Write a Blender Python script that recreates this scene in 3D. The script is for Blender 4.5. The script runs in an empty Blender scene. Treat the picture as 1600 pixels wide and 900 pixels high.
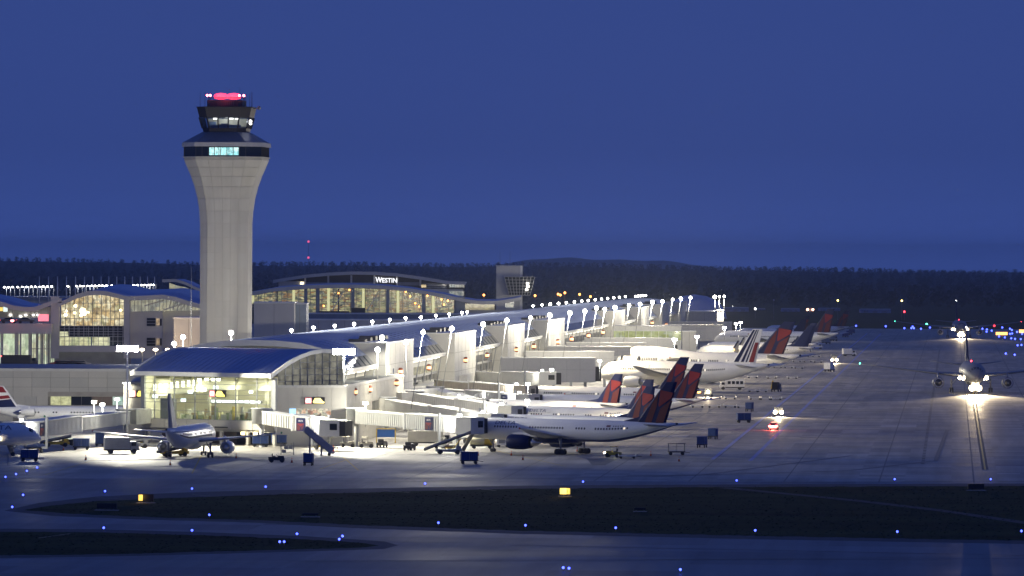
import bpy, bmesh, math, random
from mathutils import Vector, Matrix
R = random.Random(11)
C = bpy.context.scene.collection
sc = bpy.context.scene
# ------------------------------------------------------------------ camera
F, H, HY, ROLL = 9000.0, 35.0, 410.0, 0.004          # focal length in photo pixels, eye height, horizon row, camera roll
cam = bpy.data.objects.new('camera', bpy.data.cameras.new('camera')); C.objects.link(cam); sc.camera = cam
cam.data.sensor_width = 36; cam.data.lens = F / 1600 * 36
cam.data.shift_y = -(450 - HY) / 1600
cam.data.clip_start = 1; cam.data.clip_end = 90000
cam.matrix_world = Matrix.Translation((0, 0, H)) @ Matrix.Rotation(math.pi / 2, 4, 'X') @ Matrix.Rotation(ROLL, 4, 'Z')
# ------------------------------------------------------------------ dusk sky
w = bpy.data.worlds.new('World'); sc.world = w; w.use_nodes = True
nt = w.node_tree; bg = nt.nodes['Background']
tc = nt.nodes.new('ShaderNodeTexCoord'); sx = nt.nodes.new('ShaderNodeSeparateXYZ'); rp = nt.nodes.new('ShaderNodeValToRGB')
nt.links.new(tc.outputs['Generated'], sx.inputs[0]); nt.links.new(sx.outputs['Z'], rp.inputs[0]); nt.links.new(rp.outputs[0], bg.inputs[0])
cr = rp.color_ramp
cr.elements[0].position = 0.0; cr.elements[0].color = (.072, .142, .56, 1)
for z_, k_ in ((.0032, 2.0), (.0065, 1.43), (.012, 1.17)):
    e = cr.elements.new(z_); e.color = (.035 * k_, .068 * k_, .270 * k_, 1)
cr.elements[1].position = 1.0; cr.elements[1].color = (.026, .058, .255, 1)
e = cr.elements.new(.02); e.color = (.035, .068, .272, 1)
e = cr.elements.new(.046); e.color = (.035, .067, .264, 1)
e = cr.elements.new(.2); e.color = (.028, .061, .262, 1)
bg.inputs[1].default_value = .94
sc.view_settings.view_transform = 'Standard'; sc.view_settings.look = 'None'
sc.view_settings.exposure = 0; sc.view_settings.gamma = 1
sc.cycles.use_denoising = True
sc.cycles.max_bounces = 6; sc.cycles.volume_bounces = 0; sc.cycles.transparent_max_bounces = 12
sc.cycles.sample_clamp_indirect = 4
sc.cycles.caustics_reflective = False; sc.cycles.caustics_refractive = False
# ------------------------------------------------------------------ geometry of the view (photo pixel -> place on the airfield)
TH = math.atan(688 / F); ST, CT = math.sin(TH), math.cos(TH)
def ray(px, py):
    X, Y = px - 800, HY - py
    return X - Y * ROLL, X * ROLL + Y
def G(px, py, z=0.0):
    wx, wz = ray(px, py); d = F * (z - H) / wz
    return Vector((wx * d / F, d, z))
def P(px, py, d):
    wx, wz = ray(px, py)
    return Vector((wx * d / F, d, H + wz * d / F))
def UV(u, v, z=0.0): return Vector((u * ST + v * CT, u * CT - v * ST, z))
def upx(px, v):                                      # where along the concourse a line at side offset v shows at column px
    t = (px - 800) / F; y = v / (CT * t - ST); x = t * y
    return x * ST + y * CT
# ------------------------------------------------------------------ materials
MATS = {}
def mat(name, col, rough=.6, metal=0., var=.12, scale=.6, bump=0., spec=.5, streak=None):
    if name in MATS: return MATS[name]
    m = bpy.data.materials.new(name); m.use_nodes = True; n = m.node_tree; b = n.nodes['Principled BSDF']
    b.inputs['Roughness'].default_value = rough; b.inputs['Metallic'].default_value = metal
    b.inputs['Specular IOR Level'].default_value = spec
    t = n.nodes.new('ShaderNodeTexCoord'); no = n.nodes.new('ShaderNodeTexNoise'); no.inputs['Scale'].default_value = scale
    no.inputs['Detail'].default_value = 6
    if streak:
        mp = n.nodes.new('ShaderNodeMapping'); mp.inputs['Scale'].default_value = streak
        n.links.new(t.outputs['Object'], mp.inputs[0]); n.links.new(mp.outputs[0], no.inputs['Vector'])
    else: n.links.new(t.outputs['Object'], no.inputs['Vector'])
    mr = n.nodes.new('ShaderNodeMapRange'); mr.inputs[1].default_value = .3; mr.inputs[2].default_value = .7
    mr.inputs[3].default_value = 1 - var; mr.inputs[4].default_value = 1 + var
    n.links.new(no.outputs[0], mr.inputs[0])
    mx = n.nodes.new('ShaderNodeVectorMath'); mx.operation = 'SCALE'; mx.inputs[0].default_value = col[:3]
    n.links.new(mr.outputs[0], mx.inputs['Scale']); n.links.new(mx.outputs[0], b.inputs['Base Color'])
    if bump:
        bp = n.nodes.new('ShaderNodeBump'); bp.inputs['Strength'].default_value = bump; bp.inputs['Distance'].default_value = .05
        n.links.new(no.outputs[0], bp.inputs['Height']); n.links.new(bp.outputs[0], b.inputs['Normal'])
    MATS[name] = m; return m
def glow(name, col, strength, sample=False):
    if name in MATS: return MATS[name]
    m = bpy.data.materials.new(name); m.use_nodes = True; b = m.node_tree.nodes['Principled BSDF']
    b.inputs['Base Color'].default_value = (.8, .8, .8, 1); b.inputs['Emission Color'].default_value = (*col, 1)
    b.inputs['Emission Strength'].default_value = strength; b.inputs['Roughness'].default_value = .3
    if not sample: m.cycles.emission_sampling = 'NONE'
    MATS[name] = m; return m
def interior(name, cols, strength, scale=(1, 1, 1), dark=.35):
    """lit window: the room behind shows as patches of warm light, shelving and people through the glass"""
    if name in MATS: return MATS[name]
    m = bpy.data.materials.new(name); m.use_nodes = True; n = m.node_tree; b = n.nodes['Principled BSDF']
    t = n.nodes.new('ShaderNodeTexCoord'); mp = n.nodes.new('ShaderNodeMapping'); mp.inputs['Scale'].default_value = scale
    n.links.new(t.outputs['Object'], mp.inputs[0])
    vo = n.nodes.new('ShaderNodeTexVoronoi'); vo.distance = 'CHEBYCHEV'; vo.inputs['Scale'].default_value = 1
    n.links.new(mp.outputs[0], vo.inputs['Vector'])
    s = n.nodes.new('ShaderNodeSeparateColor'); n.links.new(vo.outputs['Color'], s.inputs[0])
    r = n.nodes.new('ShaderNodeValToRGB'); r.color_ramp.interpolation = 'LINEAR'
    while len(r.color_ramp.elements) < len(cols): r.color_ramp.elements.new(.5)
    for i, c in enumerate(cols):
        r.color_ramp.elements[i].position = i / max(1, len(cols) - 1); r.color_ramp.elements[i].color = (*c, 1)
    n.links.new(s.outputs[0], r.inputs[0])
    no = n.nodes.new('ShaderNodeTexNoise'); no.inputs['Scale'].default_value = 1.7; no.inputs['Detail'].default_value = 5
    n.links.new(mp.outputs[0], no.inputs['Vector'])
    mr = n.nodes.new('ShaderNodeMapRange'); mr.inputs[1].default_value = .35; mr.inputs[2].default_value = .68
    mr.inputs[3].default_value = dark * strength; mr.inputs[4].default_value = strength
    n.links.new(no.outputs[0], mr.inputs[0])
    n.links.new(r.outputs[0], b.inputs['Emission Color']); n.links.new(mr.outputs[0], b.inputs['Emission Strength'])
    b.inputs['Base Color'].default_value = (.02, .02, .02, 1); b.inputs['Roughness'].default_value = .08
    m.cycles.emission_sampling = 'NONE'
    MATS[name] = m; return m
def glassmat(name, tint, rough=.03, mixf=.25):
    if name in MATS: return MATS[name]
    m = bpy.data.materials.new(name); m.use_nodes = True; n = m.node_tree
    for x in list(n.nodes):
        if x.type == 'BSDF_PRINCIPLED': n.nodes.remove(x)
    o = n.nodes['Material Output']; tr = n.nodes.new('ShaderNodeBsdfTransparent'); gl = n.nodes.new('ShaderNodeBsdfGlossy')
    tr.inputs[0].default_value = (*tint, 1); gl.inputs['Roughness'].default_value = rough; gl.inputs[0].default_value = (.8, .85, .9, 1)
    mi = n.nodes.new('ShaderNodeMixShader'); mi.inputs[0].default_value = mixf
    n.links.new(tr.outputs[0], mi.inputs[1]); n.links.new(gl.outputs[0], mi.inputs[2]); n.links.new(mi.outputs[0], o.inputs['Surface'])
    MATS[name] = m; return m
WHITE = mat('white aircraft paint', (.80, .80, .79), .28, var=.04, scale=.35)
NAVY = mat('navy paint', (.006, .013, .072), .5, var=.1, spec=.1)
RED = mat('red paint', (.20, .004, .012), .6, var=.08, spec=.25)
DRED = mat('deep red paint', (.095, .004, .010), .6, var=.08, spec=.25)
SILVER = mat('bare metal', (.55, .55, .56), .28, 1., var=.08)
DARK = mat('dark rubber and steel', (.022, .022, .025), .6, var=.2)
GLASSD = mat('dark tinted glass', (.012, .016, .022), .06, var=.0)
GREY = mat('grey painted steel', (.26, .27, .28), .5, var=.12, bump=.1)
LGREY = mat('pale grey cladding', (.56, .55, .51), .55, var=.07, scale=.25, bump=.05)
PANEL = mat('beige precast panel', (.50, .48, .42), .62, var=.09, scale=.2, bump=.08)
WPAINT = mat('white painted steel', (.74, .74, .70), .45, var=.06)
ROOFM = mat('blue grey standing seam metal', (.40, .46, .62), .34, .96, var=.06, scale=.05)
CONC = mat('tower concrete', (.47, .44, .38), .7, var=.08, scale=.15, bump=.1)
BLUEP = mat('blue cart vinyl', (.02, .055, .20), .5, var=.2, scale=2)
YELP = mat('yellow paint', (.62, .42, .03), .45, var=.12)
ORANGE = mat('orange plastic', (.75, .13, .02), .5)
BROWN = mat('dark bronze cladding', (.030, .026, .026), .45, var=.15)
BULB = glow('lamp globe', (1., .97, .88), 30)
FLOOD = glow('flood lamp lens', (1., .98, .90), 60)
BLUEL = glow('blue lamp glass', (.06, .09, 1.), 7)
REDL = glow('red lamp glass', (1., .04, .06), 9)
ORL = glow('orange lamp glass', (1., .36, .06), 8)
GRNL = glow('green lamp glass', (.1, 1., .65), 9)
WHL = glow('white lamp glass', (1., .98, .95), 12)
WARML = glow('headlight lens', (1., .80, .50), 40)
# ------------------------------------------------------------------ mesh building
class MB:
    def __init__(s): s.v = []; s.f = []; s.m = []; s.s = []
    def add(s, vs, fs, m=0, sm=False):
        o = len(s.v); s.v += [tuple(x) for x in vs]
        for f in fs: s.f.append([i + o for i in f]); s.m.append(m); s.s.append(sm)
        return s
    def box(s, x0, x1, y0, y1, z0, z1, m=0):
        return s.add([(x0, y0, z0), (x1, y0, z0), (x1, y1, z0), (x0, y1, z0), (x0, y0, z1), (x1, y0, z1), (x1, y1, z1), (x0, y1, z1)],
                     [(0, 3, 2, 1), (4, 5, 6, 7), (0, 1, 5, 4), (1, 2, 6, 5), (2, 3, 7, 6), (3, 0, 4, 7)], m)
    def cb(s, c, d, m=0): return s.box(c[0] - d[0] / 2, c[0] + d[0] / 2, c[1] - d[1] / 2, c[1] + d[1] / 2, c[2] - d[2] / 2, c[2] + d[2] / 2, m)
    def loft(s, rings, m=0, caps=True, sm=True, mf=None):
        n = len(rings[0]); vs = [p for r in rings for p in r]; o = len(s.v); s.v += [tuple(p) for p in vs]
        for k in range(len(rings) - 1):
            for i in range(n):
                j = (i + 1) % n
                s.f.append([o + k * n + i, o + k * n + j, o + (k + 1) * n + j, o + (k + 1) * n + i]); s.m.append(mf(k, i) if mf else m); s.s.append(sm)
        if caps:
            s.f.append([o + i for i in range(n)][::-1]); s.m.append(m); s.s.append(False)
            s.f.append([o + (len(rings) - 1) * n + i for i in range(n)]); s.m.append(m); s.s.append(False)
        return s
    def cyl(s, p, q, r0, r1=None, n=10, m=0, caps=True, sm=True):
        p, q = Vector(p), Vector(q); r1 = r0 if r1 is None else r1; d = (q - p).normalized()
        a = d.orthogonal().normalized(); b = d.cross(a)
        ring = lambda c, r: [c + (a * math.cos(t) + b * math.sin(t)) * r for t in (2 * math.pi * i / n for i in range(n))]
        return s.loft([ring(p, r0), ring(q, r1)], m, caps, sm)
    def bar(s, p, q, wd, ht, m=0):                    # beam of rectangular section between two points
        p, q = Vector(p), Vector(q); d = (q - p).normalized(); up = Vector((0, 0, 1))
        sd = d.cross(up); sd = (sd if sd.length > 1e-3 else Vector((1, 0, 0))).normalized(); up = sd.cross(d)
        rg = lambda c: [c + sd * wd / 2 - up * ht / 2, c + sd * wd / 2 + up * ht / 2, c - sd * wd / 2 + up * ht / 2, c - sd * wd / 2 - up * ht / 2]
        return s.loft([rg(p), rg(q)], m, True, False)
    def lathe(s, prof, axis='x', c=(0, 0, 0), n=18, m=0, sm=True, mf=None):
        rings = []
        for t, r in prof:
            rg = []
            for i in range(n):
                a = 2 * math.pi * i / n; ca, sa = r * math.cos(a), r * math.sin(a)
                rg.append((c[0] + t, c[1] + ca, c[2] + sa) if axis == 'x' else ((c[0] + ca, c[1] + sa, c[2] + t) if axis == 'z' else (c[0] + ca, c[1] + t, c[2] - sa)))
            rings.append(rg)
        return s.loft(rings, m, True, sm, mf)
    def ball(s, c, r, n=10, k=6, m=0, sq=1.):
        return s.lathe([(-r * sq * math.cos(math.pi * (i + .15) / (k + .3)), r * math.sin(math.pi * (i + .15) / (k + .3))) for i in range(k + 1)], 'z', c, n, m)
    def prism(s, pts, z0, z1, m=0):                   # plan polygon (counter-clockwise) raised from z0 to z1
        n = len(pts)
        return s.add([(x, y, z0) for x, y in pts] + [(x, y, z1) for x, y in pts],
                     [tuple(range(n))[::-1], tuple(range(n, 2 * n))] + [(i, (i + 1) % n, n + (i + 1) % n, n + i) for i in range(n)], m)
    def mesh(s, name, mats):
        me = bpy.data.meshes.new(name); me.from_pydata(s.v, [], s.f)
        for x in (mats if isinstance(mats, (list, tuple)) else [mats]): me.materials.append(x)
        me.polygons.foreach_set('material_index', s.m); me.polygons.foreach_set('use_smooth', s.s); me.update()
        return me
    def build(s, name, mats, parent=None, loc=(0, 0, 0), rz=0., **kw):
        return obj(name, s.mesh(name, mats), parent, loc, rz, **kw)
def obj(name, me, parent=None, loc=(0, 0, 0), rz=0., label=None, cat=None, group=None, kind=None):
    o = bpy.data.objects.new(name, me); C.objects.link(o); o.location = loc; o.rotation_euler = (0, 0, rz)
    if parent is not None: o.parent = parent
    return tag(o, label, cat, group, kind)
def tag(o, label=None, cat=None, group=None, kind=None):
    for k, v in (('label', label), ('category', cat), ('group', group), ('kind', kind)):
        if v: o[k] = v
    return o
def thing(name, label, cat, loc=(0, 0, 0), rz=0., group=None): return obj(name, None, None, loc, rz, label, cat, group)
def copy_tree(o, parent=None):
    c = o.copy(); C.objects.link(c)
    if parent is not None: c.parent = parent
    for ch in o.children: copy_tree(ch, c)
    return c
def place(proto, used, loc, rz, label, group=None):
    """first use takes the object itself, later ones a copy with copies of its parts"""
    o = proto if not used.get(proto.name) else copy_tree(proto)
    used[proto.name] = 1
    o.location = loc; o.rotation_euler = (0, 0, rz); tag(o, label, None, group); return o
USED = {}
def light(name, parent, loc, energy, col=(1, .96, .86), r=.4, spot=None, aim=None, blend=.35):
    l = bpy.data.lights.new(name, 'SPOT' if spot else 'POINT'); l.energy = energy; l.color = col; l.shadow_soft_size = r
    if spot: l.spot_size = math.radians(spot); l.spot_blend = blend
    o = bpy.data.objects.new(name, l); C.objects.link(o); o.location = loc
    if parent is not None: o.parent = parent
    if aim is not None: o.rotation_euler = (Vector(aim)).to_track_quat('-Z', 'Y').to_euler()
    return o
def text_mesh(txt, size, weight=.0, extrude=.0, cuts=0):
    cu = bpy.data.curves.new('lettering', 'FONT'); cu.body = txt; cu.size = size; cu.offset = weight; cu.extrude = extrude
    cu.resolution_u = 2
    o = bpy.data.objects.new('lettering', cu); C.objects.link(o)
    bpy.context.view_layer.update()
    me = bpy.data.meshes.new_from_object(o.evaluated_get(bpy.context.evaluated_depsgraph_get()))
    bpy.data.objects.remove(o)
    if cuts:                                         # extra edges so that lettering can follow a curved skin
        bm = bmesh.new(); bm.from_mesh(me)
        for k in range(1, cuts): bmesh.ops.bisect_plane(bm, geom=bm.verts[:] + bm.edges[:] + bm.faces[:], plane_co=(0, size * .75 * k / cuts, 0), plane_no=(0, 1, 0))
        bm.to_mesh(me); bm.free()
    return me
ORD = ['first', 'second', 'third', 'fourth', 'fifth', 'sixth', 'seventh', 'eighth', 'ninth', 'tenth', 'eleventh', 'twelfth', 'thirteenth',
       'fourteenth', 'fifteenth', 'sixteenth', 'seventeenth', 'eighteenth', 'nineteenth', 'twentieth', 'twenty-first', 'twenty-second',
       'twenty-third', 'twenty-fourth', 'twenty-fifth', 'twenty-sixth', 'twenty-seventh', 'twenty-eighth', 'twenty-ninth', 'thirtieth',
       'thirty-first', 'thirty-second', 'thirty-third', 'thirty-fourth', 'thirty-fifth', 'thirty-sixth', 'thirty-seventh', 'thirty-eighth']
# ================================================================== SETTING
def sheet(name, pts, m, z, label=None):
    b = MB(); b.add([(p[0], p[1], z) for p in pts], [tuple(range(len(pts)))]); return b.build(name, m, kind='structure', label=label)
GRASS = mat('short dark grass', (.026, .040, .012), .95, var=.5, scale=1., spec=.05, streak=(.012, .09, 1))
def concrete(name, col, rough, slab):
    """slabs of slightly different tone, tyre streaks along the taxi direction"""
    m = bpy.data.materials.new(name); m.use_nodes = True; n = m.node_tree; b = n.nodes['Principled BSDF']
    t = n.nodes.new('ShaderNodeTexCoord'); mp = n.nodes.new('ShaderNodeMapping'); mp.inputs['Rotation'].default_value = (0, 0, TH)
    n.links.new(t.outputs['Object'], mp.inputs[0])
    br = n.nodes.new('ShaderNodeTexBrick'); br.offset = 0; br.inputs['Scale'].default_value = 1; br.inputs['Brick Width'].default_value = slab
    br.inputs['Row Height'].default_value = slab; br.inputs['Mortar Size'].default_value = .0
    br.inputs['Color1'].default_value = (.74, .74, .74, 1); br.inputs['Color2'].default_value = (1.14, 1.14, 1.14, 1); br.inputs['Mortar'].default_value = (.6, .6, .6, 1)
    n.links.new(mp.outputs[0], br.inputs['Vector'])
    no = n.nodes.new('ShaderNodeTexNoise'); no.inputs['Scale'].default_value = .03; no.inputs['Detail'].default_value = 8; no.inputs['Roughness'].default_value = .65
    n.links.new(mp.outputs[0], no.inputs['Vector'])
    m2 = n.nodes.new('ShaderNodeMapping'); m2.inputs['Scale'].default_value = (.35, .012, 1); n.links.new(mp.outputs[0], m2.inputs[0])
    n2 = n.nodes.new('ShaderNodeTexNoise'); n2.inputs['Scale'].default_value = 1; n2.inputs['Detail'].default_value = 4; n.links.new(m2.outputs[0], n2.inputs['Vector'])
    def mrange(src, lo, hi, a, bb):
        k = n.nodes.new('ShaderNodeMapRange'); k.inputs[1].default_value = lo; k.inputs[2].default_value = hi; k.inputs[3].default_value = a; k.inputs[4].default_value = bb
        n.links.new(src, k.inputs[0]); return k.outputs[0]
    a1 = mrange(no.outputs[0], .3, .7, .72, 1.18); a2 = mrange(n2.outputs[0], .35, .65, .8, 1.08)
    mu = n.nodes.new('ShaderNodeMath'); mu.operation = 'MULTIPLY'; n.links.new(a1, mu.inputs[0]); n.links.new(a2, mu.inputs[1])
    v1 = n.nodes.new('ShaderNodeVectorMath'); v1.operation = 'SCALE'; n.links.new(br.outputs[0], v1.inputs[0]); n.links.new(mu.outputs[0], v1.inputs['Scale'])
    v2 = n.nodes.new('ShaderNodeVectorMath'); v2.operation = 'MULTIPLY'; n.links.new(v1.outputs[0], v2.inputs[0]); v2.inputs[1].default_value = col
    n.links.new(v2.outputs[0], b.inputs['Base Color'])
    n.links.new(mrange(no.outputs[0], .3, .7, rough - .12, rough + .1), b.inputs['Roughness'])
    b.inputs['Specular IOR Level'].default_value = .35
    return m
APRON = concrete('apron concrete', (.40, .375, .325), .62, 7.6)
TAXI = concrete('taxiway asphalt concrete', (.20, .20, .20), .55, 15.2)
SHOULD = mat('shoulder asphalt', (.055, .055, .058), .8, var=.25, scale=.1)
sheet('ground', [(-6000, -60), (6000, -60), (6000, 26400), (-6000, 26400)], GRASS, -.02)
sheet('apron', [UV(500, -700), UV(500, 420), UV(3120, 420), UV(3120, -90), UV(3300, -700)], APRON, 0)
jo = MB()
for v in [x * 15.2 - 118 for x in range(0, 34)]:
    a, b_ = UV(700, v - .13), UV(700, v + .13); c_, d_ = UV(3100, v + .13), UV(3100, v - .13)
    jo.add([(p.x, p.y, .003) for p in (a, b_, c_, d_)], [(0, 1, 2, 3)])
for u in [700 + x * 22.8 for x in range(0, 105)]:
    pts = (UV(u - .13, -120), UV(u - .13, 400), UV(u + .13, 400), UV(u + .13, -120))
    jo.add([(p.x, p.y, .0045) for p in pts], [(0, 3, 2, 1)])
jo.build('apron_joints', mat('joint sealant', (.20, .195, .185), .8), kind='structure')
def gp(*pix): return [G(x, y) for x, y in pix]
def ragged(pix, amp):                                # an uneven verge: the outline cut into short wavering pieces
    out = []
    for (x0, y0), (x1, y1) in zip(pix, pix[1:] + pix[:1]):
        n = max(1, int(math.hypot(x1 - x0, (y1 - y0) * 3) / 9))
        for k in range(n): t = k / n; out.append((x0 + (x1 - x0) * t, y0 + (y1 - y0) * t + (R.uniform(-amp, amp) if k else 0)))
    return out
sheet('taxiway', gp((-400, 745), (-400, 1150), (2100, 1150), (2100, 757), (800, 751)), TAXI, .006)
ISL1 = [(37, 797), (80, 790), (150, 783), (300, 777), (420, 773), (800, 764), (1140, 761), (2050, 758), (2050, 850), (1600, 845), (1200, 838), (800, 829), (550, 820), (400, 813), (200, 807), (100, 802)]
ISL2 = [(-300, 829), (150, 832), (330, 837), (480, 843), (560, 848), (592, 852.5), (560, 856), (430, 859.5), (200, 865.5), (-300, 874)]
SH1 = [(6, 798), (60, 786), (150, 776), (300, 769), (420, 766), (800, 759), (1140, 757), (2080, 754), (2080, 856), (1600, 850), (1200, 843), (800, 834), (550, 825), (400, 817), (200, 811), (80, 806)]
SH2 = [(-320, 824), (150, 827), (330, 832), (480, 838), (600, 846), (622, 852), (600, 858), (430, 863), (200, 869), (-320, 878)]
for pts, nm, m, z in ((SH1, 'taxiway_shoulder', SHOULD, .010), (ISL1, 'grass_island', GRASS, .016), (SH2, 'taxiway_shoulder', SHOULD, .010), (ISL2, 'grass_island', GRASS, .016)):
    sheet(nm, gp(*(ragged(pts, .55) if m is GRASS else ragged(pts, .15)))[::-1], m, z)
sheet('service_path', gp((1140, 761.6), (1235, 771), (1340, 781), (1470, 796), (1600, 814.5), (1760, 840), (1760, 843.5), (1600, 819), (1470, 799.5), (1340, 784), (1235, 773.4), (1120, 762.4)), mat('path asphalt', (.036, .038, .034), .9), .022)
# blades of grass along the islands: short tufts
gb = MB()
def inpoly(x, y, poly):
    c = False; n = len(poly)
    for i in range(n):
        x0, y0 = poly[i][0], poly[i][1]; x1, y1 = poly[i - 1][0], poly[i - 1][1]
        if (y0 > y) != (y1 > y) and x < (x1 - x0) * (y - y0) / (y1 - y0) + x0: c = not c
    return c
polys = [gp(*ISL1), gp(*ISL2)]
for _ in range(14000):
    px, py = R.uniform(-30, 1640), R.uniform(758, 876); p = G(px, py)
    if not any(inpoly(p.x, p.y, q) for q in polys): continue
    h = R.uniform(.03, .09); a = R.uniform(0, 6.28); dx, dy = .22 * math.cos(a), .22 * math.sin(a)
    gb.add([(p.x - dx, p.y - dy, .014), (p.x + dx, p.y + dy, .014), (p.x + R.uniform(-.1, .1), p.y + R.uniform(-.1, .1), h)], [(0, 1, 2)])
gb.build('grass', mat('grass blades', (.030, .040, .018), .85, var=.3, scale=.2, spec=.2), kind='stuff')
# painted lines
PWHITE = mat('bluish road line', (.27, .30, .55), .6, var=.15, scale=.8)  # road lines tinted blue
PYEL = mat('yellow road paint', (.50, .36, .06), .6, var=.2, scale=.8)
PBLK = mat('black line border', (.10, .10, .10), .8)
def stripe(b, pts, wd, z):
    for p, q in zip(pts, pts[1:]):
        d = (Vector(q) - Vector(p)); d.z = 0; n = Vector((-d.y, d.x, 0)).normalized() * wd / 2
        b.add([(p[0] + n.x, p[1] + n.y, z), (p[0] - n.x, p[1] - n.y, z), (q[0] - n.x, q[1] - n.y, z), (q[0] + n.x, q[1] + n.y, z)], [(0, 1, 2, 3)])
b = MB()
for x, y in ((1113, 718), (1172, 720)):
    p = G(x, y); v = p.x * CT - p.y * ST; u = p.x * ST + p.y * CT
    stripe(b, [UV(u, v), UV(2900, v)], .75, .008)
b.build('service_road_line', PWHITE, kind='structure')
p = G(1540, 738); VC = p.x * CT - p.y * ST
b = MB(); stripe(b, [UV(985, VC), UV(2950, VC)], 1.1, .008); b.build('taxi_line_border', PBLK, kind='structure')
b = MB(); stripe(b, [UV(985, VC), UV(2950, VC)], .32, .013); b.build('taxi_line', PYEL, kind='structure')
b = MB(); q = G(1447, 690); vq = q.x * CT - q.y * ST
for i in range(150): stripe(b, [UV(1010 + i * 9, vq), UV(1014.5 + i * 9, vq)], .6, .008)
b.build('dashed_boundary_line', PBLK, kind='structure')
b = MB()
for pts in ([(-100, 805), (200, 809), (560, 823), (1000, 836)], [(0, 881), (600, 878), (1300, 872), (1700, 868)], [(-50, 752), (400, 762), (700, 757), (1700, 751)],
            [(150, 777.5), (203, 781)], [(300, 773), (345, 777)], [(452, 769), (490, 773)], [(598, 766), (640, 770)], [(745, 763), (775, 767)], [(60, 841), (110, 834)]):
    stripe(b, gp(*pts), .3, .027)
b.build('taxiway_edge_line', mat('worn edge paint', (.30, .27, .16), .7, var=.3), kind='structure')
b = MB()
for pts in ([(0, 868), (80, 868)], [(1000, 755), (1700, 752)], [(450, 877), (1600, 873)], [(800, 852), (1600, 868)], [(1330, 712), (1100, 742), (500, 756)], [(1480, 672), (1462, 720), (1330, 735), (1020, 745)]):
    stripe(b, gp(*pts), .8, .0305)
b.build('tyre_marks', mat('rubber marks', (.16, .16, .16), .7), kind='structure')
# repair patches, oil stains and tar seams on the concrete
pt_ = [mat('repair patch %d' % i, c, .65, var=.15, scale=.4) for i, c in enumerate(((.28, .27, .25), (.46, .44, .40), (.20, .195, .19)))]
for i in range(3):
    b = MB()
    for _ in range(26):
        u, v = R.uniform(960, 1750), R.uniform(-100, 60); du, dv = R.choice((7.6, 7.6, 15.2, 3.8)), R.choice((3.8, 7.6)); u = round(u / 7.6) * 7.6; v = round(v / 7.6) * 7.6
        q = (UV(u, v), UV(u, v + dv), UV(u + du, v + dv), UV(u + du, v)); z = .0015 + .0004 * i; b.add([(p.x, p.y, z) for p in q], [(0, 1, 2, 3)])
    b.build('repair_patch', pt_[i], kind='structure')
b = MB()
for _ in range(70):
    p = G(R.uniform(0, 1080), R.uniform(700, 735)) if R.random() < .6 else G(R.uniform(900, 1250), R.uniform(560, 720)); r = R.uniform(.4, 1.5); n = 9
    b.add([(p.x + r * math.cos(k * 6.283 / n) * R.uniform(.6, 1.1), p.y + 1.6 * r * math.sin(k * 6.283 / n) * R.uniform(.6, 1.1), .0075) for k in range(n)], [tuple(range(n))])
b.build('oil_stains', mat('oil stain', (.13, .125, .12), .5), kind='structure')
# stand lead-in lines on the apron
b = MB()
for (x0, y0, x1, y1) in ((885, 729, 770, 703), (300, 740, 318, 705), (560, 735, 520, 700), (70, 742, 190, 706), (500, 733, 560, 712)):
    stripe(b, [G(x0, y0), G(x1, y1)], .3, .009)
b.build('stand_lead_in_line', PYEL, kind='structure')
b = MB(); pts = gp((916, 716), (966, 716.5), (945, 727), (925, 727)); b.add([(p.x, p.y, .0065) for p in pts], [(0, 1, 2, 3)][::-1])
b.build('airliner_shadow_patch', mat('shadow darkened concrete', (.10, .10, .10), .6, var=.3, scale=.4), kind='structure')  # cast shadow of the nearest airliner, painted dark on the stand
# far hill and low rise under the woods
def terrain(name, x0, x1, y0, y1, nx, ny, fn, m):
    b = MB(); vs = []
    for j in range(ny + 1):
        for i in range(nx + 1):
            x = x0 + (x1 - x0) * i / nx; y = y0 + (y1 - y0) * j / ny; vs.append((x, y, fn(x, y)))
    b.add(vs, [(j * (nx + 1) + i, j * (nx + 1) + i + 1, (j + 1) * (nx + 1) + i + 1, (j + 1) * (nx + 1) + i) for j in range(ny) for i in range(nx)], sm=True)
    return b.build(name, m, kind='structure')
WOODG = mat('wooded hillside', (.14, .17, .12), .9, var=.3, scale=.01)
def rise(x, y):
    t = max(0, min(1, (y - 5200) / 8000)); t = t * t * (3 - 2 * t)
    return -.5 + t * (22.5 - x * .0073 + 2.5 * math.sin(x * .004 + 1) + 1.5 * math.sin(x * .0113)) 
terrain('low_rise', -4500, 4500, 5000, 15000, 60, 40, rise, mat('forest floor', (.030, .036, .020), .95, var=.3, scale=.01, spec=.05))
def hillf(x, y):
    a = max(0, 1 - ((x - 350) / 640) ** 2) ** 1.1; c = max(0, 1 - ((y - 24500) / 1700) ** 2)
    return -6 + c * (60 * a * (1 + .10 * math.sin(x * .011) + .05 * math.sin(x * .031)))
terrain('far_hill', -1000, 1700, 22700, 26300, 90, 16, hillf, WOODG)
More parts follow.
